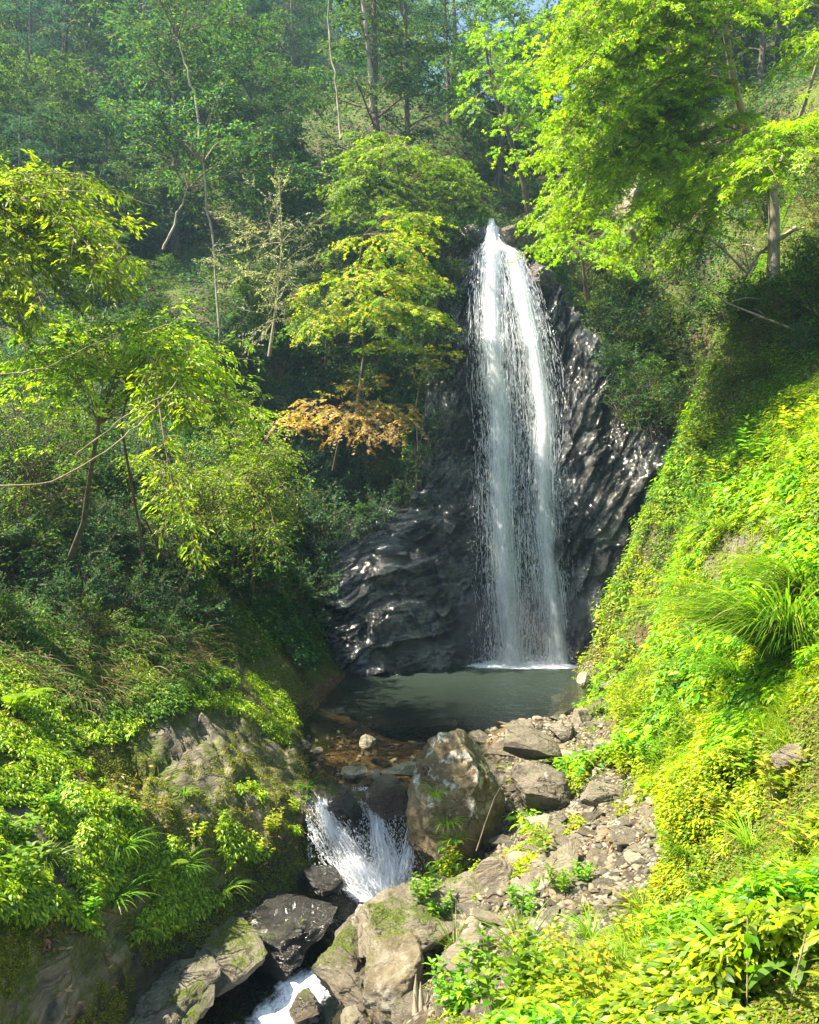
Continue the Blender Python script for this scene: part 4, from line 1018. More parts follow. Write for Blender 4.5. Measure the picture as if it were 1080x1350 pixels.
SH = [(shrub_proto(31, 1.0, {**sh_p, 'cols': DG + TEAL, 'wts': [1, 1, 1, 1, 1, 1]}, 'x'), 'dark leafy shrub on the shaded hillside'),
      (shrub_proto(32, 0.9, {**sh_p, 'cols': MG + DG, 'wts': [1, 1, 1, 1, 1, 1]}, 'x'), 'mid green shrub growing on the slope'),
      (shrub_proto(33, 0.9, {**sh_p, 'cols': YG + MG, 'wts': [1, 1, 1, 2, 1, 1], 'size': 0.05}, 'x', 'leaf'), 'bright green shrub on the sunlit slope'),
      (shrub_proto(34, 1.0, {**sh_p, 'cols': OLIVE, 'wts': [1, 1, 1], 'size': 0.05, 'twigs': 9}, 'x', 'leaf'), 'olive coloured thin shrub on the slope')]
def put(k, x, y, sc, z=None, lab=None, grp=None):
    root, l0 = SH[k]; lab = lab or l0; grp = grp or {0: 'dark shrubs of the shaded hillside', 1: 'mid green shrubs of the slopes', 2: 'bright shrubs of the sunlit slope', 3: 'olive shrubs of the slopes'}[k]
    z = float(Hs(x, y)) - 0.05 if z is None else z
    if not root.get('used'):
        root['used'] = 1; root.location = (x, y, z); root.scale = (sc,) * 3; root['label'] = lab; root['group'] = grp; return root
    return instance(root, (x, y, z), rng.uniform(0, 6.3), sc, lab, grp)
def region_shrubs(poly, n, kinds, wts, sc, minD=0):
    xs = [a for a, _ in poly]; ys = [b for _, b in poly]; c = 0; tr = 0
    while c < n and tr < n * 60:
        tr += 1
        a, b = rng.uniform(min(xs), max(xs)), rng.uniform(min(ys), max(ys))
        if not inpoly(np.array([a]), np.array([b]), poly)[0]: continue
        h = hit2(a, b)
        if h[1] > 55 or h[1] < minD: continue
        put(int(rng.choice(kinds, p=np.array(wts) / sum(wts))), h[0], h[1], rng.uniform(*sc) * (0.55 + h[1] / 30), h[2] - 0.1); c += 1
# left hollow and dark slope
region_shrubs([(-60, 440), (200, 400), (420, 470), (430, 640), (390, 760), (250, 790), (-60, 760)], 32, [0, 1, 3], [6, 3, 1], (0.79, 1.24))
region_shrubs([(380, 380), (600, 330), (575, 480), (540, 640), (480, 690), (390, 800), (380, 500)], 31, [0, 1], [4, 2], (0.56, 0.96))
region_shrubs([(-60, 60), (600, 60), (590, 330), (400, 420), (-60, 440)], 22, [0, 1, 3], [5, 2, 1], (1.02, 1.58))
region_shrubs([(-60, 690), (350, 720), (385, 830), (250, 855), (-60, 845)], 40, [0, 1], [4, 1], (0.51, 0.79))
region_shrubs([(755, 320), (830, 380), (890, 520), (858, 585), (822, 530), (800, 440), (765, 385)], 28, [0, 1, 2, 3], [3, 3, 1, 2], (0.56, 0.85))
region_shrubs([(880, 470), (1110, 430), (1110, 540), (900, 590)], 13, [1, 2, 3], [2, 3, 2], (0.32, 0.5))
region_shrubs([(920, 320), (1110, 320), (1110, 450), (900, 450)], 16, [0, 1, 2, 3], [3, 4, 2, 1], (0.4, 0.65))
# right hillside
region_shrubs([(740, 150), (1140, 60), (1140, 430), (1000, 440), (870, 520), (820, 520), (800, 380), (740, 300)], 30, [0, 1, 2, 3], [4, 4, 1, 2], (0.62, 1.02))
region_shrubs([(600, 100), (760, 100), (740, 290), (700, 300), (600, 280)], 11, [0, 1], [2, 3], (0.56, 0.90))
region_shrubs([(790, 380), (900, 400), (1100, 380), (1100, 480), (880, 560), (820, 560)], 27, [0, 1, 2, 3], [3, 4, 2, 3], (0.45, 0.70))

# shrubs rooted in the ledges of the rock face, left of the fall
SHN = 1
for a, b, k, s in [(400, 560, 0, .9), (430, 610, 0, .8), (470, 640, 0, .7), (500, 655, 0, .6), (440, 700, 0, .8), (400, 740, 0, .9), (460, 560, 0, .9), (520, 600, 0, .6), (545, 560, 1, .5), (420, 790, 0, .7),
                   (560, 420, 1, .7), (585, 370, 1, .6), (600, 320, 1, .6), (540, 470, 0, .6), (520, 520, 0, .7), (570, 330, 1, .8), (700, 330, 2, .4), (725, 350, 1, .4), (760, 400, 1, .35), (780, 400, 2, .4), (420, 660, 0, .9), (390, 680, 0, .9), (480, 590, 0, .8), (385, 830, 0, .6),
                   (590, 400, 0, .5), (575, 450, 0, .6), (580, 500, 0, .5), (560, 520, 1, .6), (570, 560, 0, .5), (560, 600, 0, .6), (550, 640, 0, .55), (530, 670, 0, .5), (500, 680, 0, .6), (475, 700, 0, .5), (600, 360, 1, .5), (540, 620, 0, .7), (510, 630, 1, .6), (450, 660, 0, .8), (430, 700, 0, .8), (420, 740, 0, .7), (520, 560, 0, .8), (545, 590, 0, .7),
                   (585, 470, 0, .5), (570, 430, 0, .6), (555, 660, 0, .4), (480, 660, 0, .7), (400, 780, 0, .7), (440, 760, 0, .5),
                   (740, 365, 1, .35), (755, 385, 2, .35), (785, 425, 1, .4), (800, 450, 2, .35), (815, 480, 3, .4), (825, 510, 1, .4), (830, 545, 2, .35), (720, 345, 3, .4), (800, 400, 0, .6), (770, 370, 0, .6)]:
    x, y, z = hit2(a, b)
    put(k, x, y - 0.05, s * 1.2, z - 0.3, 'dark shrub rooted in a ledge of the wet cliff' if k == 0 else 'green shrub rooted at the rim of the cliff', 'shrubs rooted in the cliff face' if k == 0 else 'shrubs rooted at the cliff rim')

# ---- maples built to their own shape
def to_targets(r, forks, targets, rb, sag=0.12):
    limbs = []
    for tg in targets:
        tg = np.asarray(tg, float); d = [np.linalg.norm(f - tg) for f in forks]; o = forks[int(np.argmin(d))]
        limbs.append((curve(o, tg, sag, r, 9, 0.05), rb * (0.5 + 0.12 * min(d))))
    return limbs
def poly_targets(r, poly, n, Dr):
    xs = [a for a, _ in poly]; ys = [b for _, b in poly]; out = []
    while len(out) < n:
        a, b = r.uniform(min(xs), max(xs)), r.uniform(min(ys), max(ys))
        if inpoly(np.array([a]), np.array([b]), poly)[0]: out.append(P(a, b, r.uniform(*Dr)))
    return out
maple_p = dict(subs=4.0, sublen=0.95, twigs=12, twlen=0.36, leaves=11, size=0.055, cols=YG, wts=[3, 3, 1], droop=0.26, ldroop=0.35, tilt=0.10, scat=0.09, t0=0.3, subr=0.006, shape='lobe3', wr=1.0, lean=0.3)
r = np.random.default_rng(51)
tb = P(1018, 392, 13.2)
tr1 = np.array([tb + (0, 0, -.3), P(1020, 340, 13.2), P(1021, 290, 13.1), P(1017, 245, 13.0), P(1002, 215, 12.9), P(985, 175, 12.7), P(968, 110, 12.4), P(955, 30, 12.0), P(940, -60, 11.6)])
tr2 = np.array([P(1018, 250, 13.0), P(1030, 215, 12.9), P(1045, 180, 12.6), P(1060, 140, 12.2), P(1085, 60, 11.8)])
forks = [tr1[k] for k in (4, 5, 6, 7, 8)] + [tr2[k] for k in (1, 2, 3, 4)]
tg = poly_targets(r, [(720, 40), (760, -40), (1100, -40), (1110, 120), (1000, 150), (880, 210), (760, 260), (705, 230), (730, 130)], 30, (9.5, 12.8))
tg += poly_targets(r, [(715, 60), (780, -20), (900, -40), (860, 60), (800, 170), (720, 210)], 16, (9.0, 11.5))
tg += poly_targets(r, [(730, 240), (880, 190), (960, 210), (900, 270), (800, 300), (705, 320)], 16, (10.5, 13.0))
tg += poly_targets(r, [(715, 240), (880, 200), (960, 250), (920, 345), (860, 360), (770, 335)], 16, (11.5, 14.5))
tree('maple_tree', 'large bright yellow green maple over the right bank with pale forked trunk', 'tree', None, [tr1, tr2], to_targets(r, forks, tg, 0.022), r, {**maple_p, 'droop': 0.14, 'alt': MG, 'altf': 0.15}, 'leaf', 'pale_bark', trunk_r=[0.105, 0.06])
r = np.random.default_rng(52)
tb = hit(1120, 420); t3 = np.array([tb + (0, 0, -.3), P(1125, 330, tb[1] - .2), P(1120, 240, tb[1] - .6), P(1100, 190, tb[1] - 1)])
tg = poly_targets(r, [(900, 200), (1090, 110), (1110, 200), (1040, 240), (940, 260)], 14, (8.8, 10.5))
tree('maple_tree', 'second maple at the right edge, its sprays hanging in front of the pale trunk', 'tree', None, t3, to_targets(r, [t3[2], t3[3]], tg, 0.02), r, maple_p, 'leaf', 'bark', trunk_r=0.09)
r = np.random.default_rng(53)
tb = P(700, 300, 19.6); t4 = np.array([tb, P(690, 240, 19.4), P(672, 180, 19.0), P(650, 120, 18.6), P(640, 60, 18.2)])
tg = poly_targets(r, [(590, 130), (640, 20), (720, 20), (740, 130), (700, 230), (620, 180)], 20, (16.5, 19.5))
tree('maple_tree', 'loose airy maple with thin sprays just above the top of the fall', 'tree', None, t4, to_targets(r, [t4[1], t4[2], t4[3]], tg, 0.016), r, {**maple_p, 'twigs': 6, 'size': 0.075, 'cols': YG + MG, 'wts': [2, 3, 1, 2, 2, 1]}, 'leaf', 'bark', trunk_r=0.07)
r = np.random.default_rng(54)
tb = P(775, 395, 16.6); t5 = np.array([tb, P(770, 360, 16.4), P(765, 320, 16.2)])
tg = poly_targets(r, [(690, 300), (780, 280), (850, 320), (800, 370), (740, 350)], 12, (15.0, 16.5))
tree('maple_tree', 'small yellow green maple right beside the lip of the fall', 'tree', None, t5, to_targets(r, [t5[1], t5[2]], tg, 0.014), r, {**maple_p, 'sublen': 0.6}, 'leaf', 'bark', trunk_r=0.05)
# autumn maples on the left of the fall
AUT = [(0.52, 0.44, 0.03), (0.44, 0.47, 0.025), (0.56, 0.38, 0.07), (0.32, 0.42, 0.015)]
r = np.random.default_rng(55)
tb = P(470, 560, 16.6); t6 = np.array([tb, P(475, 510, 16.5), P(480, 470, 16.4), P(478, 420, 16.2), P(470, 370, 16.0), P(480, 310, 15.8)])
tg = poly_targets(r, [(375, 400), (430, 320), (540, 280), (610, 300), (600, 360), (590, 430), (500, 460), (385, 450)], 50, (14.3, 17.0))
tree('autumn_maple', 'yellowing maple in layered sprays left of the fall', 'tree', None, t6, to_targets(r, [t6[2], t6[3], t6[4], t6[5]], tg, 0.014), r, {**maple_p, 'cols': AUT + MG[:2], 'wts': [2, 3, 1, 3, 2, 2], 'size': 0.06, 'sublen': 0.75, 'alt': MG, 'altf': 0.25}, 'leaf', 'bark', trunk_r=0.05)
r = np.random.default_rng(56)
tg = poly_targets(r, [(430, 200), (500, 170), (600, 180), (640, 250), (630, 310), (540, 310), (470, 310), (410, 260)], 56, (17.0, 20))
tb = P(540, 340, 19.5); t7 = np.array([tb, P(538, 300, 19.3), P(530, 250, 19.0), P(520, 200, 18.7)])
tree('maple_tree', 'dull green maple behind and above the yellowing maple', 'tree', None, t7, to_targets(r, [t7[1], t7[2], t7[3]], tg, 0.016), r, {**maple_p, 'cols': MG + AUT[3:], 'wts': [2, 2, 1, 1], 'size': 0.07, 'sublen': 0.8}, 'leaf', 'bark', trunk_r=0.06)
r = np.random.default_rng(57)
ORG = [(0.60, 0.38, 0.13), (0.58, 0.42, 0.16), (0.56, 0.32, 0.10), (0.62, 0.48, 0.24)]
tb = P(440, 620, 16.4); t8 = np.array([tb, P(445, 590, 16.1), P(452, 565, 15.8), P(450, 545, 15.5)])
tg = [P(*a) for a in [(385, 540, 14.6), (410, 525, 14.9), (440, 520, 15.2), (470, 530, 15), (500, 545, 15), (530, 545, 15.2), (555, 555, 15.4), (490, 565, 14.6), (530, 570, 14.7), (420, 548, 14.4), (460, 550, 14.3), (400, 560, 14.6), (445, 570, 14.5), (500, 530, 15.2), (475, 580, 14.6), (370, 550, 14.8), (480, 505, 15.2), (505, 495, 15.4), (455, 500, 15.3), (545, 535, 15.5)]]
tree('autumn_maple', 'low orange brown maple branch spreading left of the fall', 'tree', None, t8, to_targets(r, [t8[2], t8[3]], tg, 0.012, 0.08), r, {**maple_p, 'cols': ORG, 'wts': [3, 2, 1, 2], 'size': 0.05, 'sublen': 0.45, 'subs': 5, 'tilt': 0.3, 'droop': 0.35, 'alt': AUT, 'altf': 0.2}, 'leaf', 'bark', trunk_r=0.03)
r = np.random.default_rng(58)
t9 = np.array([P(548, 660, 16.9), P(552, 600, 16.8), P(548, 540, 16.7), P(556, 490, 16.5)])
tg = [P(*a) for a in [(560, 460, 16), (585, 455, 16), (605, 462, 16.2), (575, 475, 15.8), (550, 480, 16), (420, 440, 15.6)][:5]]
tree('autumn_maple', 'thin stemmed maple with one yellow green spray against the cliff', 'tree', None, t9, to_targets(r, [t9[3]], tg, 0.01, 0.1), r, {**maple_p, 'cols': AUT + MG[:1], 'wts': [1, 2, 1, 2, 1], 'sublen': 0.4, 'size': 0.05}, 'leaf', 'bark', trunk_r=0.025)
# pale dry shrub with small grey leaves
r = np.random.default_rng(59)
tb = P(355, 470, 16.0); t10 = np.array([tb, P(362, 420, 15.9), P(368, 370, 15.7), P(372, 320, 15.6), P(365, 270, 15.5)])
tg = poly_targets(r, [(290, 380), (320, 300), (370, 220), (410, 300), (410, 380), (350, 440)], 22, (14.8, 16.6))
tree('grey_shrub', 'pale grey leaved shrub with thin bare twigs in mid slope', 'shrub', None, t10, to_targets(r, [t10[1], t10[2], t10[3]], tg, 0.014, 0.05), r, {**maple_p, 'cols': [(0.30, 0.32, 0.22), (0.20, 0.26, 0.13), (0.38, 0.30, 0.22)], 'wts': [2, 2, 1], 'size': 0.045, 'shape': 'diamond', 'wr': 0.5, 'droop': -0.1, 'tilt': 0.6, 'scat': 0.35, 'twigs': 10, 'twigmat': 'vine'}, 'leaf', 'pale_bark', trunk_r=0.03)

# ---- the bright tree at the left edge and its hanging sprays
r = np.random.default_rng(61)
lp = dict(subs=5.5, sublen=0.5, twigs=12, twlen=0.22, leaves=9, size=0.062, cols=YG, wts=[2, 2, 2], droop=0.15, ldroop=0.3, tilt=0.3, scat=0.2, t0=0.1, subr=0.004, shape='diamond', wr=0.36, lean=0.4, alt=MG, altf=0.35)
tb = hit(-60, 760); t11 = np.array([tb, P(-62, 640, tb[1] - 1.5), P(-70, 540, 8.6), P(-70, 440, 8.3), P(-60, 340, 8.0), P(-40, 270, 7.8)])
fk = [t11[2], t11[3], t11[4], t11[5]]
tg = poly_targets(r, [(-40, 230), (40, 230), (140, 240), (190, 330), (170, 400), (60, 440), (-40, 450)], 64, (6.6, 8.3))
tree('roadside_tree', 'bright yellow green tree reaching in from the left edge', 'tree', None, t11, to_targets(r, fk, tg, 0.013), r, lp, 'leaf', 'bark', trunk_r=0.08)['category'] = 'tree'
r = np.random.default_rng(62)
tb = hit(80, 770); t12 = np.array([tb, P(110, 690, tb[1] - .6), P(120, 620, tb[1] - 1.4), P(130, 560, tb[1] - 2), P(150, 500, 8.4)])
tg = poly_targets(r, [(-20, 440), (120, 425), (205, 400), (290, 460), (365, 510), (350, 580), (250, 560), (100, 530), (-20, 520)], 70, (7.2, 9.2))
tree('leafy_shrub', 'arching shrub with bright fern like sprays at mid left', 'shrub', None, t12, to_targets(r, [t12[2], t12[3], t12[4]], tg, 0.01, 0.2), r, lp, 'leaf', 'bark', trunk_r=0.035)
r = np.random.default_rng(63)
t13 = np.array([hit(190, 780), P(185, 700, 9.8), P(170, 620, 9.3), P(160, 560, 8.6), P(175, 490, 7.8), P(195, 470, 7.2)])
tg = [P(*a) for a in [(215, 540, 6.6), (222, 590, 6.5), (232, 640, 6.5), (250, 690, 6.5), (262, 718, 6.5), (190, 560, 6.8), (255, 545, 6.8), (240, 520, 6.9)]]
lm = [(np.array([P(195, 470, 7.2), P(205, 500, 6.9), P(212, 550, 6.7), P(220, 600, 6.6), P(228, 640, 6.6), P(245, 680, 6.6), P(260, 722, 6.6)]), 0.009)] + to_targets(r, [t13[4], t13[5]], tg[5:], 0.01)
tree('leafy_shrub', 'shrub whose long bright spray hangs down in front of the dark hollow', 'shrub', None, t13, lm, r, {**lp, 'subs': 14, 'sublen': 0.30, 'twlen': 0.20, 'size': 0.062, 't0': 0.05, 'droop': 0.3, 'scat': 0.4, 'alt': YG, 'wr': 0.3}, 'leaf', 'bark', trunk_r=0.02)
# the rounded bushes at mid left
SM = [(0.15, 0.25, 0.014), (0.24, 0.35, 0.016), (0.09, 0.17, 0.012), (0.32, 0.40, 0.02)]
for sd_, b0, poly, n_, Dr, lab in [
    (64, (330, 800), [(240, 520), (340, 500), (385, 560), (380, 700), (385, 780), (340, 700), (280, 640)], 60, (9.5, 12.5), 'tall round small leaved bush beside the dark hollow'),
    (65, (230, 800), [(160, 600), (260, 560), (330, 640), (380, 780), (300, 700), (220, 690)], 44, (9.6, 11.5), 'drooping small leaved bush in front of the tall round bush'),
    (66, (60, 780), [(-50, 480), (60, 500), (130, 560), (110, 680), (20, 730), (-50, 700)], 44, (9.5, 11.8), 'shaded dark bush at the left edge above the bank')]:
    r = np.random.default_rng(sd_); b = hit(*b0); pp = np.array(poly).mean(0); c = P(pp[0], pp[1] + 40, sum(Dr) / 2 + 0.3)
    t_ = np.array([b, b + (c - b) * 0.35 + (0.05, 0, 0.1), b + (c - b) * 0.7, c])
    tree('bush', lab, 'bush', None, t_, to_targets(r, [t_[1], t_[2], t_[3]], poly_targets(r, poly, n_, Dr), 0.012, 0.15), r,
         {**sh_p, 'cols': SM if sd_ != 66 else DG[:2] + SM[:2], 'wts': [2, 2, 2, 1], 'size': 0.042, 'sublen': 0.5, 'twigs': 16, 'droop': 0.3, 'twlen': 0.2}, 'leaf', 'bark', trunk_r=0.03)

# ---- bare vines and pale trunks
r = np.random.default_rng(71)
for lab, pts_, rad in [
    ('long pale vine arching up from the left edge', [(-10, 640, 5.6), (60, 640, 5.7), (120, 610, 5.9), (170, 570, 6.1), (200, 545, 6.3), (235, 500, 6.8)], 0.008),
    ('thin bare vine curving over the hanging spray', [(100, 600, 6.2), (150, 560, 6.1), (195, 530, 6.1), (240, 515, 6.2), (300, 540, 6.6), (330, 575, 7.0)], 0.006),
    ('pale vine loop above the left mid sprays', [(190, 440, 6.5), (215, 430, 6.4), (240, 420, 6.3), (262, 412, 6.2), (270, 425, 6.2)], 0.005),
    ('slender vine crossing at the height of the mid sprays', [(-10, 495, 6.4), (50, 490, 6.4), (110, 460, 6.6), (160, 440, 6.9)], 0.006),
    ('wiry tendril sticking up over the left bright crown', [(70, 300, 6.8), (85, 260, 6.7), (105, 225, 6.6), (125, 235, 6.6)], 0.004),
    ('wiry tendril curling at the top of the left bright crown', [(30, 260, 6.9), (80, 250, 6.7), (150, 255, 6.6), (205, 272, 6.6)], 0.004)]:
    q_ = np.array([P(*a) for a in pts_]); t_ = np.linspace(0, 1, 24); k_ = np.linspace(0, 1, len(q_))
    # smooth through the points
    for it in range(2):
        q_ = np.concatenate([q_[:1], (q_[:-1] * .75 + q_[1:] * .25), (q_[:-1] * .25 + q_[1:] * .75), q_[-1:]])
        order = [0]
        m_ = (len(q_) - 2) // 2
        for j in range(m_): order += [1 + j, 1 + m_ + j]
        order.append(len(q_) - 1); q_ = q_[order]
    o = ob('vine', tubes('vine', [(q_ + r.normal(0, 0.006, q_.shape), rad * np.linspace(1, 0.4, len(q_)))], M['vine'], 6)); tag(o, lab, 'vine', 'bare vines of the left side')
for lab, pts_, rad in [
    ('tall pale bare trunk at the top of the hazy slope', [(492, 150, 21.5), (488, 90, 21.3), (483, 40, 21.1), (476, -30, 21), (468, -120, 21)], 0.07),
    ('thin pale trunk left of the tall bare trunk', [(449, 185, 21), (446, 130, 21), (440, 90, 21), (432, 30, 21), (430, -60, 21)], 0.03),
    ('pale trunk forking in the middle of the hazy slope', [(262, 195, 20), (261, 150, 20), (255, 115, 20), (243, 85, 20), (235, 50, 20)], 0.035),
    ('slim greenish trunk standing deep in the left hollow', [(290, 470, 17.5), (285, 380, 17.5), (277, 300, 17.4), (270, 245, 17.3), (268, 215, 17.2)], 0.03),
    ('leaning thin stem beside the slim greenish trunk', [(215, 330, 18), (228, 300, 18), (240, 270, 18), (248, 250, 18)], 0.03)]:
    q_ = np.array([P(*a) for a in pts_]); base = q_[0]
    rr = np.random.default_rng(len(lab)); top_ = q_[-1]
    limbs = [(curve(q_[-1], q_[-1] + rr.normal(0, 1, 3) * np.array([1.2, 1.0, 0.4]) + np.array([0, 0, 0.8]), 0.1, rr, 6), 0.02) for k in range(6)]
    t_ = np.stack([np.interp(np.linspace(0, 1, 14), np.linspace(0, 1, len(q_)), q_[:, k]) for k in range(3)], 1) + rr.normal(0, 0.02, (14, 3))
    tree('pale_trunk_tree', lab, 'tree', 'pale slender trees on the hazy slope', t_, limbs, rr, {**base_p, 'cols': MG + TEAL, 'wts': [1] * 6, 'size': 0.09}, 'leaf_dark', 'pale_bark', trunk_r=rad, rtop=0.6)
# dead branches on the right slope
r = np.random.default_rng(73)
for lab, pts_, rad in [('bare dead branch reaching down left of the pale trunk', [(985, 360, 12.6), (950, 325, 12.4), (920, 305, 12.2), (885, 295, 12.1), (870, 260, 12.0)], 0.022),
                       ('twisted grey root crossing the slope under the maples', [(1060, 440, 11.8), (1010, 420, 11.9), (960, 400, 12.3), (920, 370, 12.6)], 0.02),
                       ('fallen brown pole lying on the slope beside the pale trunk', [(1050, 300, 13.2), (1000, 335, 13.3), (975, 380, 13.3)], 0.04),
                       ('pale dead twig at the right edge below the sprays', [(1085, 240, 9.2), (1060, 250, 9.3), (1040, 272, 9.4), (1030, 300, 9.4)], 0.012)]:
    q_ = np.array([P(*a) for a in pts_]); ext = [(q_, rad * np.linspace(1, 0.4, len(q_)))]
    for k in range(5):
        s_ = q_[1 + k % (len(q_) - 1)]; ext.append((curve(s_, s_ + r.normal(0, 0.25, 3), 0.1, r, 5), rad * 0.35))
    o = ob('dead_branch', tubes('dead_branch', ext, M['pale_bark'], 6)); tag(o, lab, 'branch', 'dead branches on the right slope')

# ------------------------------------------------------------------ low growth
def plantlets(r, x, y, K, hgt, size, cols, wts, lift=0.6, wr=0.5, droop=0.2, zoff=0.0):
    """K leaves round a little stem at every point"""
    N = len(x); z = Hs(x, y); n = Hn(x, y); up = nrm(n * 0.6 + np.array([0, 0, 0.8]))
    h = (hgt if np.isscalar(hgt) else hgt[:, None]) * (0.3 + 0.9 * r.random((N, K)))
    a = r.uniform(0, 2 * np.pi, (N, K)); rad = r.uniform(0.1, 0.9, (N, K)) * size[:, None] * 1.1
    hd = np.stack([np.cos(a), np.sin(a), 0 * a], -1); hd = hd - (hd * up[:, None]).sum(-1, keepdims=True) * up[:, None]
    base = np.stack([x, y, z + zoff], 1)[:, None] + up[:, None] * h[..., None] + hd * rad[..., None]
    d = hd + up[:, None] * (lift * r.uniform(-0.3, 1.2, (N, K, 1))); d[..., 2] -= droop
    ln = up[:, None] * 1.0 + r.normal(0, 0.35, (N, K, 3))
    L = size[:, None] * r.uniform(0.6, 1.25, (N, K))
    pc = mixcol(r, N, cols, wts, 0.16); c = pc[:, None] * (1 + r.normal(0, 0.12, (N, K, 1)))
    sh = lambda q: q.reshape(-1, q.shape[-1])
    return dict(pos=sh(base), d=sh(d), n=sh(ln), L=L.ravel(), W=L.ravel() * wr, col=sh(c))
def cat(ds): return {k: np.concatenate([d[k] for d in ds]) for k in ds[0]}
def lmesh(name, d, mat, shape): return leaf_mesh(name, d['pos'], d['d'], d['n'], d['L'], d['W'], d['col'], mat, shape)

def blades(name, r, base, az, L, lean0, lean1, w, col, mat, S=6):
    """grass blades: arcs bending over. base (N,3), az direction of bend"""
    N = len(base); s = np.linspace(0, 1, S)[None]
    th = lean0[:, None] + (lean1 - lean0)[:, None] * s
    ds = L[:, None] / (S - 1); hx = np.cumsum(np.sin(th) * ds, 1) - np.sin(th[:, :1]) * ds; hz = np.cumsum(np.cos(th) * ds, 1) - np.cos(th[:, :1]) * ds
    p = base[:, None] + np.stack([np.cos(az)[:, None] * hx, np.sin(az)[:, None] * hx, hz], -1)
    sd_ = np.stack([-np.sin(az), np.cos(az), 0 * az], -1)[:, None] + r.normal(0, 0.25, (N, 1, 3))
    ww = w[:, None] * np.minimum(1, 0.55 + 2 * s) * (1 - s ** 2.2) * 0.5 + 0.0004
    V = np.stack([p - sd_ * ww[..., None], p + sd_ * ww[..., None]], 2).reshape(-1, 3)
    b = (np.arange(N)[:, None] * S + np.arange(S - 1)[None]) * 2; F = np.stack([b, b + 1, b + 3, b + 2], -1).reshape(-1, 4)
    return mesh_np(name, V, F, mat, np.repeat(col, S * 2, 0), smooth=True)

def scatter(r, n, y0, y1, mask, u=(-0.58, 0.60), py0=-60, py1=1430):
    y = y0 * (y1 / y0) ** r.random(n); x = r.uniform(*u, n) * y
    z = Hs(x, y); py = CY - (z - CAMZ) / y * FPX; nn = Hn(x, y, 0.1)
    sl = 1 / np.maximum(nn[:, 2], 0.15)
    k = (py > py0) & (py < py1) & mask(x, y) & (r.random(n) < sl / 4 * np.clip(4 / (y / 2.5), 0.6, 3))
    return x[k], y[k]
def clump(x, y, f, s, th):
    return fbm(np.stack([x * f, y * f, Hs(x, y) * f], 1), 4, s) > th
r = np.random.default_rng(81)
def m_right(x, y):
    edge = inpoly(x, y, GRAVEL)
    e2 = edge & clump(x, y, 1.6, 5, 0.12)
    mk = (x > 0.02 * y + 0.15 * (y < 5)) & (~edge | e2) & (y < 16.3) & ~inpoly(x, y, POOL) & ~inpoly(x, y, RROCK)
    mk &= ~((y > 8.7) & (x < 2.6) & (x < 0.27 * y - 0.1)) & ((x > 0.32 * y - 0.9 - 0.25 * np.maximum(y - 10.5, 0)) | edge | (y < 5.5))
    mk &= Hs(x, y) < 4.5 + 0.6 * fbm(np.stack([x, y, x * 0], 1) * 0.8, 3, 6)
    return mk & ~((x < 0.33) & (y > 4.6))
x, y = scatter(r, 420000, 1.5, 16.3, m_right, u=(-0.1, 0.62))
print('right cover', len(x))
far = np.clip(y / 9, 0.3, 1.4)
bare = clump(x, y, 0.9, 61, 0.20) | clump(x, y, 3.1, 62, 0.20) | (clump(x, y, 2.4, 64, 0.12) & (y < 4.5) & (y > 2.6)); x, y, far = x[~bare], y[~bare], far[~bare]
big = y < 4.2
GL = [(0.22, 0.35, 0.006), (0.34, 0.44, 0.008), (0.09, 0.19, 0.008), (0.40, 0.46, 0.015)]
BR = [(0.26, 0.39, 0.006), (0.37, 0.45, 0.008), (0.12, 0.24, 0.006), (0.44, 0.38, 0.02)]
hue = fbm(np.stack([x * 0.7, y * 0.7, x * 0], 1), 3, 12)
A = hue > 0.02
hh = 0.03 + 0.30 * np.clip(fbm(np.stack([x * 1.5, y * 1.5, x * 0], 1), 3, 44) + 0.1, 0, 1) * np.clip(y / 5, 0.3, 1.3)
HCOL = [(0.22, 0.40, 0.010), (0.12, 0.26, 0.010), (0.34, 0.46, 0.012), (0.07, 0.17, 0.010)]
parts = []
for sel, cols, wts in ((A & ~big, BR, [2, 4, 1, 1]), (~A & ~big, BR, [3, 1, 3, 0.3])):
    parts.append(plantlets(r, x[sel], y[sel], 6, hh[sel], 0.022 + 0.028 * far[sel], cols, wts, 0.5, 0.45))
o = ob('ground_cover', lmesh('ground_cover', cat(parts), M['leaf'], 'diamond')); tag(o, 'bright yellow green ground cover carpeting the right bank', kind='stuff')
o = ob('ground_cover', lmesh('ground_cover_near', plantlets(r, x[big], y[big], 5, hh[big], 0.014 + 0.018 * y[big] / 3.0 + 0.012 * r.random(int(big.sum())), GL + BR[:2] + [(0.44, 0.42, 0.02)], [4, 3, 3, 1, 2, 1, 0.6], 0.5, 0.6), M['leaf'], 'oval')); tag(o, 'small round leaved ground cover in the near right corner', kind='stuff')
# a second, larger leaved herb mixed into the cover
sel = clump(x, y, 1.3, 91, 0.10) & (r.random(len(x)) < 0.22) & (y > 2.2)
o = ob('broad_herbs', lmesh('broad_herbs', plantlets(r, x[sel], y[sel], 8, hh[sel] + 0.06, (0.05 + 0.05 * r.random(int(sel.sum()))) * np.clip(y[sel] / 6, 0.5, 1.2), HCOL, [2, 2, 2, 1], 0.5, 0.42, 0.3), M['leaf'], 'oval')); tag(o, 'broader leaved herbs mixed through the right bank', kind='stuff')
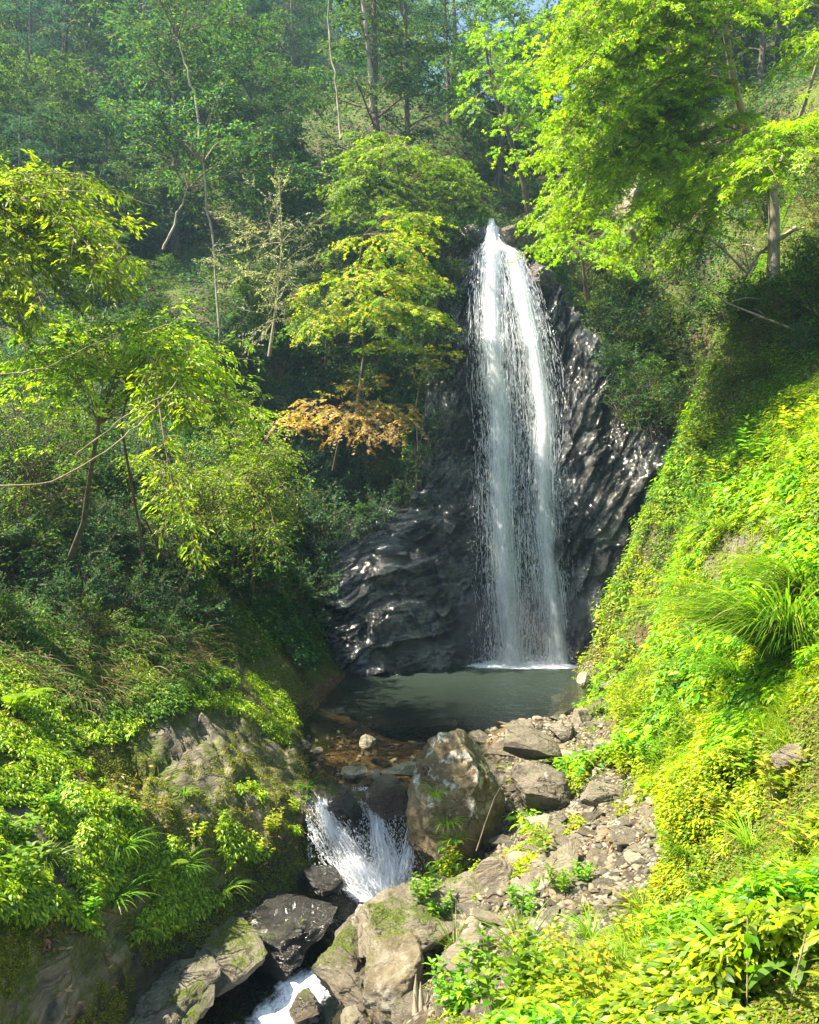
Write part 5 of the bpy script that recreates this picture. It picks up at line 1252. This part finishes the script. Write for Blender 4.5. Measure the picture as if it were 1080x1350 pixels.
# grass through the right bank
xg, yg = scatter(r, 260000, 1.6, 15.5, lambda a, b: m_right(a, b) & clump(a, b, 1.1, 77, 0.05), u=(-0.1, 0.62))
n_ = len(xg); print('grass', n_)
bs = np.stack([xg, yg, Hs(xg, yg) - 0.01], 1); gn = Hn(xg, yg)
az = np.arctan2(gn[:, 1], gn[:, 0]) + r.normal(0, 0.9, n_)
o = ob('grass', blades('grass', r, bs, az, r.uniform(0.07, 0.22, n_) * np.clip(yg / 6, 0.5, 1.3), r.uniform(0, 0.5, n_), r.uniform(0.8, 2.0, n_), 0.004 * np.clip(yg / 5, 0.5, 2), mixcol(r, n_, BR[:3] + [(0.10, 0.22, 0.012)], [2, 2, 2, 1]), M['leaf'], 5)); tag(o, 'bright grass growing through the right bank', kind='stuff')

# left bank: patchy herbs
LP = [[(0, 865), (90, 850), (190, 870), (230, 925), (170, 985), (140, 1040), (60, 1050), (-60, 1010), (-60, 905)],
      [(-60, 1030), (120, 1040), (190, 1090), (250, 1140), (290, 1200), (230, 1240), (120, 1250), (-60, 1230)],
      [(300, 1060), (330, 1020), (400, 1030), (412, 1070), (395, 1110), (350, 1140), (300, 1150), (285, 1100)],
      [(230, 880), (330, 890), (395, 960), (380, 985), (300, 940), (240, 930)],
      [(-60, 860), (80, 850), (120, 880), (-60, 900)]]
LPW = [[tuple(hit(min(max(a, -60), 500), b)[:2]) for a, b in poly] for poly in LP]
def m_left(x, y):
    m = np.zeros(len(x), bool)
    for i, w_ in enumerate(LPW): m |= inpoly(x, y, w_)
    return m & ~inpoly(x, y, LROCK) & clump(x, y, 1.9, 15, -0.13) & ((y > 5.0) | (x < -1.7))
x, y = scatter(r, 330000, 4.0, 13, m_left, u=(-0.62, -0.1)); HCL = 1; print('left', len(x))
o = ob('ground_cover', lmesh('left_cover', plantlets(r, x, y, 5, 0.07, 0.028 + 0.016 * r.random(len(x)), GL, [3, 2, 2, 1], 0.3, 0.42, 0.35), M['leaf_glossy'], 'oval')); tag(o, 'leafy green herbs in patches over the left bank', kind='stuff')
def m_moss(x, y):
    return (x < -0.95) & (y > 4.3) & (y < 12.5) & ~inpoly(x, y, POOL) & (~inpoly(x, y, LROCK) | clump(x, y, 2.6, 20, 0.15)) & clump(x, y, 1.4, 19, -0.18)
x, y = scatter(r, 330000, 4.3, 12.5, m_moss, u=(-0.62, -0.1))
o = ob('moss', lmesh('moss_tufts', plantlets(r, x, y, 4, 0.008, np.full(len(x), 0.016), [(0.22, 0.25, 0.008), (0.34, 0.34, 0.010), (0.12, 0.16, 0.006)], [2, 1, 1], 0.6, 0.5), M['leaf'], 'diamond')); tag(o, 'low moss tufts on the left bank', kind='stuff')
x, y = scatter(r, 260000, 1.5, 15, lambda a, b: (a > 0.1) & ~inpoly(a, b, POOL) & (~inpoly(a, b, GRAVEL) | clump(a, b, 3, 7, 0.2)) & (Hs(a, b) < 7), u=(-0.1, 0.62))
o = ob('moss', lmesh('bank_moss', plantlets(r, x, y, 4, 0.01, 0.008 + 0.0035 * y, [(0.15, 0.21, 0.008), (0.25, 0.28, 0.010), (0.20, 0.13, 0.05)], [3, 1, 0.8], 0.6, 0.4), M['leaf'], 'diamond')); tag(o, 'low moss and sprouts between the herbs of the right bank', kind='stuff')
# fallen leaves
xs, ys = scatter(r, 60000, 2.5, 15, lambda a, b: (Hs(a, b) > -0.45) & (clump(a, b, 1.0, 23, 0.05)) & ((a < -0.9) & ~inpoly(a, b, POOL) | inpoly(a, b, GRAVEL) | ((a > 0.3) & (b < 6))))
xs, ys = xs[:5200], ys[:5200]; n_ = len(xs); nn = Hn(xs, ys)
o = ob('leaf_litter', leaf_mesh('leaf_litter', np.stack([xs, ys, Hs(xs, ys) + 0.012], 1), r.normal(0, 1, (n_, 3)) * [1, 1, 0.2], nn + r.normal(0, 0.3, (n_, 3)), r.uniform(0.03, 0.07, n_), r.uniform(0.015, 0.03, n_), mixcol(r, n_, [(0.36, 0.24, 0.11), (0.22, 0.13, 0.05), (0.45, 0.34, 0.18)], [2, 2, 1]), M['leaf_dark'], 'oval')); tag(o, 'dry brown fallen leaves on the banks', kind='stuff')
# hanging roots, dry blades and dark herbs where the bush meets the bank
x, y = scatter(r, 90000, 7.5, 14.5, lambda a, b: (a < -1.6) & (Hs(a, b) > 1.1) & clump(a, b, 0.9, 29, -0.05), u=(-0.62, -0.13)); n_ = min(len(x), 7000); x, y = x[:n_], y[:n_]; nn = Hn(x, y)
o = ob('dry_grass', blades('dry_grass', r, np.stack([x, y, Hs(x, y)], 1), np.arctan2(nn[:, 1], nn[:, 0]) + r.normal(0, 0.5, n_), r.uniform(0.15, 0.5, n_), r.uniform(0.3, 1.2, n_), r.uniform(1.8, 2.7, n_), np.full(n_, 0.008), mixcol(r, n_, [(0.20, 0.15, 0.07), (0.11, 0.085, 0.04), (0.09, 0.14, 0.02), (0.30, 0.24, 0.11)], [2, 3, 3, 1]), M['leaf_dark'], 6)); tag(o, 'dry hanging grass and roots under the left bushes', kind='stuff')
x, y = scatter(r, 60000, 7.5, 14.0, lambda a, b: (a < -1.4) & (Hs(a, b) > 0.9) & clump(a, b, 1.6, 31, 0.02), u=(-0.62, -0.12))
o = ob('undergrowth', lmesh('bank_herbs', plantlets(r, x, y, 6, 0.10, np.full(len(x), 0.05), MG + DG[:1], [2, 1, 2, 2], 0.3, 0.45, 0.4), M['leaf_dark'], 'oval')); tag(o, 'dark low herbs at the foot of the left bushes', kind='stuff')
# undergrowth on the wooded slopes
x, y = scatter(r, 260000, 10.5, 60, lambda a, b: (((a < -1.0) & (b > 12.2)) | ((a > 2.6) & (b > 10)) | (b > 19.7)) & ~inpoly(a, b, POOL) & ~((a > -1.6) & (a < 4.0) & (b < 19.5)), py1=900)
print('under', len(x))
dk = (x > 2.5) & (y < 19)
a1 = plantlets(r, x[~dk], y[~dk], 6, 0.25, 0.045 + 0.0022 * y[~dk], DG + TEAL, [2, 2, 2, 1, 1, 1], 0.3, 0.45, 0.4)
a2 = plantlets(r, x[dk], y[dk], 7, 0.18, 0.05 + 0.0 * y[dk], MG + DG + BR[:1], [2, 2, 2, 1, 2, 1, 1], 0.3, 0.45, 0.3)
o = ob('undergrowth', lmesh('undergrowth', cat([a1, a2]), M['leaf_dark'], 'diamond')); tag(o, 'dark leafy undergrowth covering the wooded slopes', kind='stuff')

# ------------------------------------------------------------------ single plants
def sedge(px, py, hgt, n, label, cols, wts, D=None, spread=1.9, w=0.006, name='grass_clump', az0=None, grp=None):
    b = hit(px, py) if D is None else P(px, py, D)
    az = r.uniform(0, 6.283, n) if az0 is None else az0 + r.normal(0, 0.8, n)
    bs = np.stack([np.cos(az), np.sin(az), 0 * az], 1) * r.uniform(0, 0.05, n)[:, None] * (hgt / 0.3)
    o = ob(name, blades(name, r, bs, az, hgt * r.uniform(0.6, 1.25, n), r.uniform(0.0, 0.7, n), r.uniform(0.9, 1.0, n) * spread, np.full(n, w) * r.uniform(0.7, 1.2, n), mixcol(r, n, cols, wts), M['leaf'], 9), loc=b)
    return tag(o, label, 'grass clump', grp)
GC = [(0.14, 0.28, 0.012), (0.24, 0.36, 0.015), (0.08, 0.18, 0.012)]
sedge(1040, 870, 1.15, 900, 'largest grass clump, its long blades drooping over the right edge rock', GC + [(0.45, 0.38, 0.14)], [3, 2, 3, 0.4], spread=2.0, w=0.011, az0=-2.5)
sedge(1065, 800, 0.8, 300, 'grass clump just above the largest clump at the right edge', GC, [3, 2, 2], spread=2.0, w=0.010, az0=-2.6)
sedge(975, 905, 0.62, 260, 'grass clump left of the largest drooping clump', GC, [3, 2, 2], spread=2.0, w=0.009, az0=-2.4)
sedge(925, 865, 0.55, 160, 'medium grass clump on the upper part of the green bank', GC, [2, 3, 1], spread=2.0, w=0.007)
sedge(840, 945, 0.36, 110, 'dark green grass clump at the foot of the right bank', GC, [3, 1, 3], spread=1.8, w=0.008)
sedge(735, 640 + 100, 0.01, 3, 'tiny grass blade on the cliff', GC, [1, 1, 1]) if False else None
sedge(905, 1130, 0.28, 120, 'dark grass clump behind the reddish brown stone', GC, [3, 1, 3], w=0.005)
sedge(690, 1265, 0.36, 90, 'long bladed grass clump in the middle of the near gravel', GC, [3, 1, 3], w=0.006, spread=1.7)
sedge(600, 1255, 0.3, 60, 'thin grass clump behind the driftwood stump', GC, [3, 1, 3], w=0.005, spread=1.5)
sedge(588, 1090, 0.26, 60, 'small tuft hanging on the side of the tall lichen boulder', GC, [1, 3, 1], D=7.5, w=0.007, spread=2.4)
sedge(575, 1050, 0.24, 50, 'upper tuft on the side of the tall lichen boulder', GC, [1, 3, 1], D=7.55, w=0.006, spread=2.2)
sedge(600, 1112, 0.22, 50, 'lower tuft on the face of the tall lichen boulder', GC, [1, 3, 1], D=7.45, w=0.008, spread=2.3)
for i, (a, b, h_) in enumerate([(160, 1125, 0.36), (238, 1150, 0.30), (292, 1180, 0.30), (150, 1195, 0.34), (60, 1140, 0.28), (242, 1050, 0.20), (110, 890, 0.22), (75, 1000, 0.2), (405, 1040, 0.16)]):
    sedge(a, b, h_, 70, ['sword leaved tuft above the fern on the left bank', 'sword leaved tuft right of the fern on the left bank', 'rightmost dark tuft hanging over the left rock edge', 'lowest drooping tuft on the left bank',
          'tuft among broad leaves at the lower left', 'small tuft on the bare left rock', 'small tuft at the top of the left bank', 'small tuft below the fern frond at the left edge', 'small tuft on the tip of the mossy left mound'][i], GC, [3, 1, 3], w=0.009, spread=2.2)

for i, (a, b, h_, w_) in enumerate([(880, 700, .5, 'on the green bank beside the wet cliff foot'), (905, 780, .5, 'on the green bank left of the tan rock sheet'), (850, 800, .4, 'at the far foot of the green bank'), (820, 870, .35, 'at the bank foot nearest the fall'), (940, 820, .45, 'just below the tan rock sheet'),
        (1010, 760, .5, 'right of the tan rock sheet'), (1050, 700, .5, 'at the right edge above the tan rock sheet'), (860, 650, .5, 'on the upper bank edge next to the cliff'), (900, 940, .35, 'between the bank foot and the largest clump'), (940, 1060, .3, 'on the lower bank behind the large leaved shoot'),
        (990, 1120, .3, 'among the leafy herbs of the lower bank'), (880, 1060, .28, 'where the slab gravel meets the bank'), (1050, 1180, .26, 'at the right edge of the lower bank'), (850, 1210, .24, 'below the mossy half hidden stone'), (780, 1240, .22, 'in the yellow herbs under the gravel'), (960, 700, .35, 'at the upper tip of the tan rock sheet')]):
    sedge(a, b, h_, 130, 'fine bladed grass clump ' + w_, GC + [(0.36, 0.46, 0.015)], [2, 3, 1, 3], spread=1.9, w=0.005 * (0.6 + h_))

def fern(px, py, L, nf, label, az0=None, D=None, col=((0.14, 0.30, 0.014), (0.22, 0.36, 0.016))):
    b = hit(px, py) if D is None else P(px, py, D)
    root = thing('fern', b, label, 'fern', None)
    for k in range(nf):
        az = (k / nf * 6.283 + r.normal(0, 0.2)) if az0 is None else az0 + (k - nf / 2) * 0.45
        S = 26; s = np.linspace(0.03, 1, S); th = 0.5 + 1.3 * s; ds = L / S
        hx = np.cumsum(np.sin(th)) * ds; hz = np.cumsum(np.cos(th)) * ds
        pts = np.stack([np.cos(az) * hx, np.sin(az) * hx, hz], 1)
        tg_ = nrm(np.gradient(pts, axis=0)); side = np.array([-math.sin(az), math.cos(az), 0])
        up = nrm(np.cross(np.broadcast_to(side, tg_.shape), tg_)); up = np.where(up[:, 2:] < 0, -up, up)
        pl = L * 0.24 * np.sin(np.pi * np.clip(s * 0.93 + 0.08, 0, 1)) ** 0.8
        pos = np.concatenate([pts, pts]); dd = np.concatenate([tg_ * 0.45 + side, tg_ * 0.45 - side]) + np.array([0, 0, -0.12]); nn_ = np.concatenate([up, up])
        LL = np.concatenate([pl, pl]); cc_ = mixcol(r, 2 * S, list(col), [1, 1], 0.08)
        ob('frond', leaf_mesh('frond', pos, dd, nn_, LL, np.full(2 * S, L / S * 1.05), cc_, M['leaf'], 'diamond'), root)
    return root
fern(18, 935, 0.5, 3, 'large fern frond reaching in at the left edge', az0=-0.4)
fern(205, 1155, 0.34, 5, 'bright fern in the middle of the left bank')
fern(430, 460 + 500, 0.01, 1, 'x', D=3) if False else None

def leafy(px, py, h, nst, size, label, cols, wts, D=None, lean=0.35, wr=0.5, name='leafy_plant', cat_='plant', per=7, spread=0.5, mat='leaf'):
    b = hit(px, py) if D is None else P(px, py, D)
    root = thing(name, b, label, cat_, None)
    st = []; pos = []; dd = []; nn_ = []; LL = []
    for k in range(nst):
        a = k * 2.4 + r.normal(0, 0.4); o_ = np.array([math.cos(a), math.sin(a), 0]) * r.uniform(0, spread) * h * 0.5
        e = o_ + np.array([math.cos(a) * lean, math.sin(a) * lean, 1.0]) * h * r.uniform(0.6, 1.1)
        c = curve(o_, e, 0.0, r, 7, 0.06); st.append((c, h * 0.012 * np.linspace(1, 0.4, 7)))
        for j in range(per):
            t = 0.25 + 0.75 * (j + 0.5) / per; f = t * 6; q_ = c[int(f)] + (c[min(int(f) + 1, 6)] - c[int(f)]) * (f - int(f))
            for sgn in (1, -1):
                aa = j * 1.57 + a + (0 if sgn > 0 else math.pi) + r.normal(0, 0.25)
                pos.append(q_); dd.append((math.cos(aa), math.sin(aa), 0.35 - 0.1 * r.random())); nn_.append((r.normal(0, .15), r.normal(0, .15), 1)); LL.append(size * r.uniform(0.7, 1.15) * (1.1 - 0.45 * abs(t - 0.55)))
        for j in range(3):
            aa = j * 2.1 + r.random(); pos.append(c[-1]); dd.append((math.cos(aa), math.sin(aa), 0.7)); nn_.append((r.normal(0, .2), r.normal(0, .2), 1)); LL.append(size * 0.6)
    ob('stem', tubes('stem', st, M['vine'], 5), root)
    LL = np.array(LL)
    ob('leaves', leaf_mesh('leaves', np.array(pos), np.array(dd), np.array(nn_), LL, LL * wr, mixcol(r, len(LL), cols, wts, 0.12), M[mat], 'oval'), root)
    return root
HC = [(0.16, 0.34, 0.015), (0.24, 0.40, 0.02), (0.10, 0.24, 0.015)]
YC = [(0.36, 0.42, 0.02), (0.24, 0.38, 0.015), (0.45, 0.40, 0.04)]
leafy(715, 1130, 0.26, 3, 0.09, 'upright light green seedling standing on the gravel', HC, [2, 2, 1], wr=0.5, per=3, spread=0.2)
specs = [
 (570, 1215, .24, 8, .07, 'bushy green herb growing on the long mossy boulder', HC), (600, 1230, .22, 7, .065, 'green herb beside the bushy one above the stump', HC),
 (560, 1190, .2, 5, .06, 'small herb at the crack of the long mossy boulder', HC),
 (600, 1335, .26, 8, .055, 'round leaved herb left of the bottom centre, by the driftwood', HC), (660, 1345, .28, 9, .06, 'round leaved herb at the bottom edge right of the driftwood', HC),
 (720, 1335, .26, 8, .06, 'pale green herb at the bottom edge below the gravel', HC + YC[:1]), (760, 1300, .24, 7, .055, 'yellow green herb below the bluish grey stone', YC), (700, 1290, .22, 7, .05, 'yellow green herb beside the long bladed grass', YC),
 (800, 1340, .24, 8, .055, 'dense herb at the bottom edge left of the flat red rock', YC + HC[:1]), (840, 1250, .22, 6, .05, 'small leaved herb above the flat red brown rock', YC),
 (740, 1180, .2, 6, .05, 'low herb patch on the gravel right of the seedling', HC), (690, 1210, .22, 7, .05, 'feathery herb in front of the leaning slab', HC), (770, 1165, .16, 5, .045, 'small herb beside the bluish grey stone', HC),
 (860, 1010, .24, 9, .07, 'broad leaved herb at the foot of the right bank near the gravel', HC), (900, 985, .26, 8, .07, 'broad leaved herb under the grass clumps', HC), (870, 975, .2, 6, .06, 'herb above the broad leaved foot of the bank', HC),
 (990, 1030, .3, 6, .09, 'large leaved shoot beside the right edge rock', HC + YC[:1]), (1030, 1060, .3, 6, .08, 'tall leafy shoot below the right edge rock', YC), (960, 1100, .24, 7, .06, 'leafy herb in the middle of the lower right bank', YC),
 (1060, 1130, .26, 6, .07, 'yellowish shoot at the right edge of the lower bank', YC), (1000, 1180, .22, 6, .055, 'herb on the lower right bank above the bamboo grass', HC), (930, 1200, .22, 7, .05, 'grassy herb right of the mossy stone', HC),
 (930, 600, .5, 6, .14, 'large leaved plant on the upper right bank', HC + YC[:1]), (1000, 620, .45, 6, .13, 'large leaved plant at the right, below the rock ledge', HC), (950, 650, .4, 5, .12, 'light leaved plant in the middle of the upper bank', YC), (885, 640, .3, 5, .09, 'yellow leaved plant at the cliff side of the upper bank', YC),
 (990, 590, .4, 6, .12, 'broad leaved plant under the high rock ledge', HC), (1050, 575, .4, 6, .12, 'broad leaved plant at the right edge under the ledge', YC), (905, 545, .4, 6, .12, 'dark broad leaved plant below the right thicket', HC), (1040, 440, .4, 7, .12, 'bright leaved plant at the right edge beside the trunk', HC), (975, 660, .3, 6, .09, 'small leaved plant above the bare tan rock', HC),
 (25, 1175, .3, 6, .10, 'broad oval leaved plant in the lower left corner', HC), (30, 1120, .24, 6, .08, 'oval leaved plant above the lower left corner', HC), (360, 1100, .22, 8, .055, 'bright herb cluster on the tip of the left mound', YC), (335, 1130, .2, 7, .05, 'bright herb hanging over the left rock edge', YC),
 (385, 1075, .2, 7, .05, 'bright herb at the cascade side of the left mound', YC), (110, 1215, .2, 6, .07, 'leafy herb at the bottom of the left herb patch', HC), (80, 945, .2, 6, .06, 'herb right of the large fern frond', HC),
 (165, 940, .2, 6, .05, 'herb at the upper edge of the bare left rock', HC), (60, 1070, .2, 6, .06, 'herb in the middle of the left patch', HC), (150, 1080, .2, 6, .055, 'herb left of the sword leaved tuft', HC), (255, 1110, .2, 5, .05, 'herb below the bare left rock', YC),
 (480, 700 - 20, .3, 6, .12, 'dark broad leaved plant hanging at the top of the shiny left rock', DG)]
for i, (a, b, h_, ns, sz, lab, cols) in enumerate(specs):
    D_ = 16.0 if 'shiny left rock' in lab else (6.1 if 'long mossy boulder' in lab or 'above the stump' in lab else None)
    leafy(a, b, h_, ns, sz, lab, cols, [1] * len(cols), D=D_, name='leafy_plant')
# bamboo grass at the bottom right and the big yellow leaf
def bamboo(px, py, h, label, nl=7, size=0.2, cols=HC):
    b = hit(px, min(py, 1348)); root = thing('bamboo_grass', b, label, 'plant', 'bamboo grass shoots in the near corner')
    st = curve((0, 0, 0), (r.normal(0, .05), r.normal(0, .05), h), 0, r, 8, 0.03); ob('stem', tubes('stem', [(st, 0.0022)], M['vine'], 6), root)
    az = r.uniform(0, 6.28, nl); k = np.linspace(2, 7, nl).astype(int)
    ob('leaves', blades('leaves', r, st[k], az, size * r.uniform(.7, 1.1, nl), r.uniform(.3, .8, nl), r.uniform(1.2, 1.9, nl), np.full(nl, size * 0.13), mixcol(r, nl, cols, [1] * len(cols), 0.1), M['leaf'], 10), root)
bamboo(985, 1340, 0.26, 'tallest bamboo grass shoot in the near right corner')
bamboo(940, 1345, 0.2, 'bamboo grass shoot with leaves pointing left, near right corner', size=0.17)
bamboo(1040, 1330, 0.22, 'bamboo grass shoot nearest the right edge', size=0.16, cols=HC + YC[:1])
bamboo(900, 1348, 0.14, 'short bamboo grass shoot left of the tallest one', size=0.13)
b = hit(965, 1330); root = thing('big_leaf_plant', b, 'single broad yellow green leaf beside the bamboo grass', 'plant')
ob('stem', tubes('stem', [(curve((0, 0, 0), (0.0, 0, 0.09), 0, r, 5, .02), 0.002)], M['vine'], 6), root)
ob('leaves', leaf_mesh('leaves', np.array([(0.0, 0, .09), (0.0, 0, .07)]), np.array([(1, -0.2, 0.1), (-0.7, 0.6, 0.1)]), np.array([(0.1, -0.5, 1), (0, -0.3, 1.0)]), np.array([0.10, 0.07]), np.array([0.085, 0.06]), np.array([(0.42, 0.45, 0.03), (0.34, 0.42, 0.02)]), M['leaf'], 'oval'), root)
# driftwood stump
b = P(560, 1320, 4.1); root = thing('driftwood_stump', b + np.array([0, 0, -0.15]), 'splintered pale brown driftwood stump at the bottom edge', 'driftwood')
pl = []
for k in range(9):
    a = k * 0.7; o_ = np.array([math.cos(a) * .035, math.sin(a) * .035, -0.1]); pl.append((curve(o_, o_ * [1.6, 1.6, 0] + (r.normal(0, .02), 0, r.uniform(.14, .30)), 0, r, 6, .05), 0.028 * np.array([1, 1, .9, .7, .45, .08])))
ob('splinters', tubes('splinters', pl, M['driftwood'] if 'driftwood' in M else M['pale_bark'], 7), root)
# a stick leaning on the boulder
o = ob('stick', tubes('stick', [(np.array([P(628, 1122, 7.2), P(640, 1085, 7.3), P(652, 1052, 7.4), P(660, 1038, 7.45)]), [0.006, 0.006, 0.005, 0.004])], M['bark'], 6)); tag(o, 'thin pale stick leaning between the two big boulders', 'stick')
for s_, _ in SH:
    if not s_.get('used'): print('unused shrub proto')

# ------------------------------------------------------------------ air and spray
def box(name, a, b, mat):
    a = np.array(a); b = np.array(b); V = np.array([[(a, b)[i][0], (a, b)[j][1], (a, b)[k][2]] for k in (0, 1) for j in (0, 1) for i in (0, 1)])
    return ob(name, mesh_np(name, V, np.array([(0, 2, 3, 1), (4, 5, 7, 6), (0, 1, 5, 4), (2, 6, 7, 3), (0, 4, 6, 2), (1, 3, 7, 5)]), mat, smooth=False))
def vol(name, dens, col, an=0.3):
    m, t, out = mat_new(name); v = t.nodes.new('ShaderNodeVolumePrincipled'); v.inputs['Density'].default_value = dens; v.inputs['Color'].default_value = (*col, 1); v.inputs['Anisotropy'].default_value = an
    t.links.new(v.outputs[0], out.inputs['Volume']); return m
zt = float(ZZ.max())
HAZE = 0.0016
if HAZE > 0:
    sm = ob('spray', mesh_np('spray', SPH4[0] * np.array([1.7, 0.55, 1.1]), SPH4[1], vol('spray', 0.22, (0.95, 0.97, 1.0), 0.2)), loc=(2.2, 15.75, 0.55)); tag(sm, 'fine white spray hanging at the foot of the fall', kind='stuff')
    o = box('haze', (-75, -14, float(ZZ.min()) - 1.0), (75, 100, zt + 12), vol('haze', HAZE, (0.42, 0.74, 1.0), 0.4)); tag(o, 'thin bluish haze in the valley air', kind='stuff')
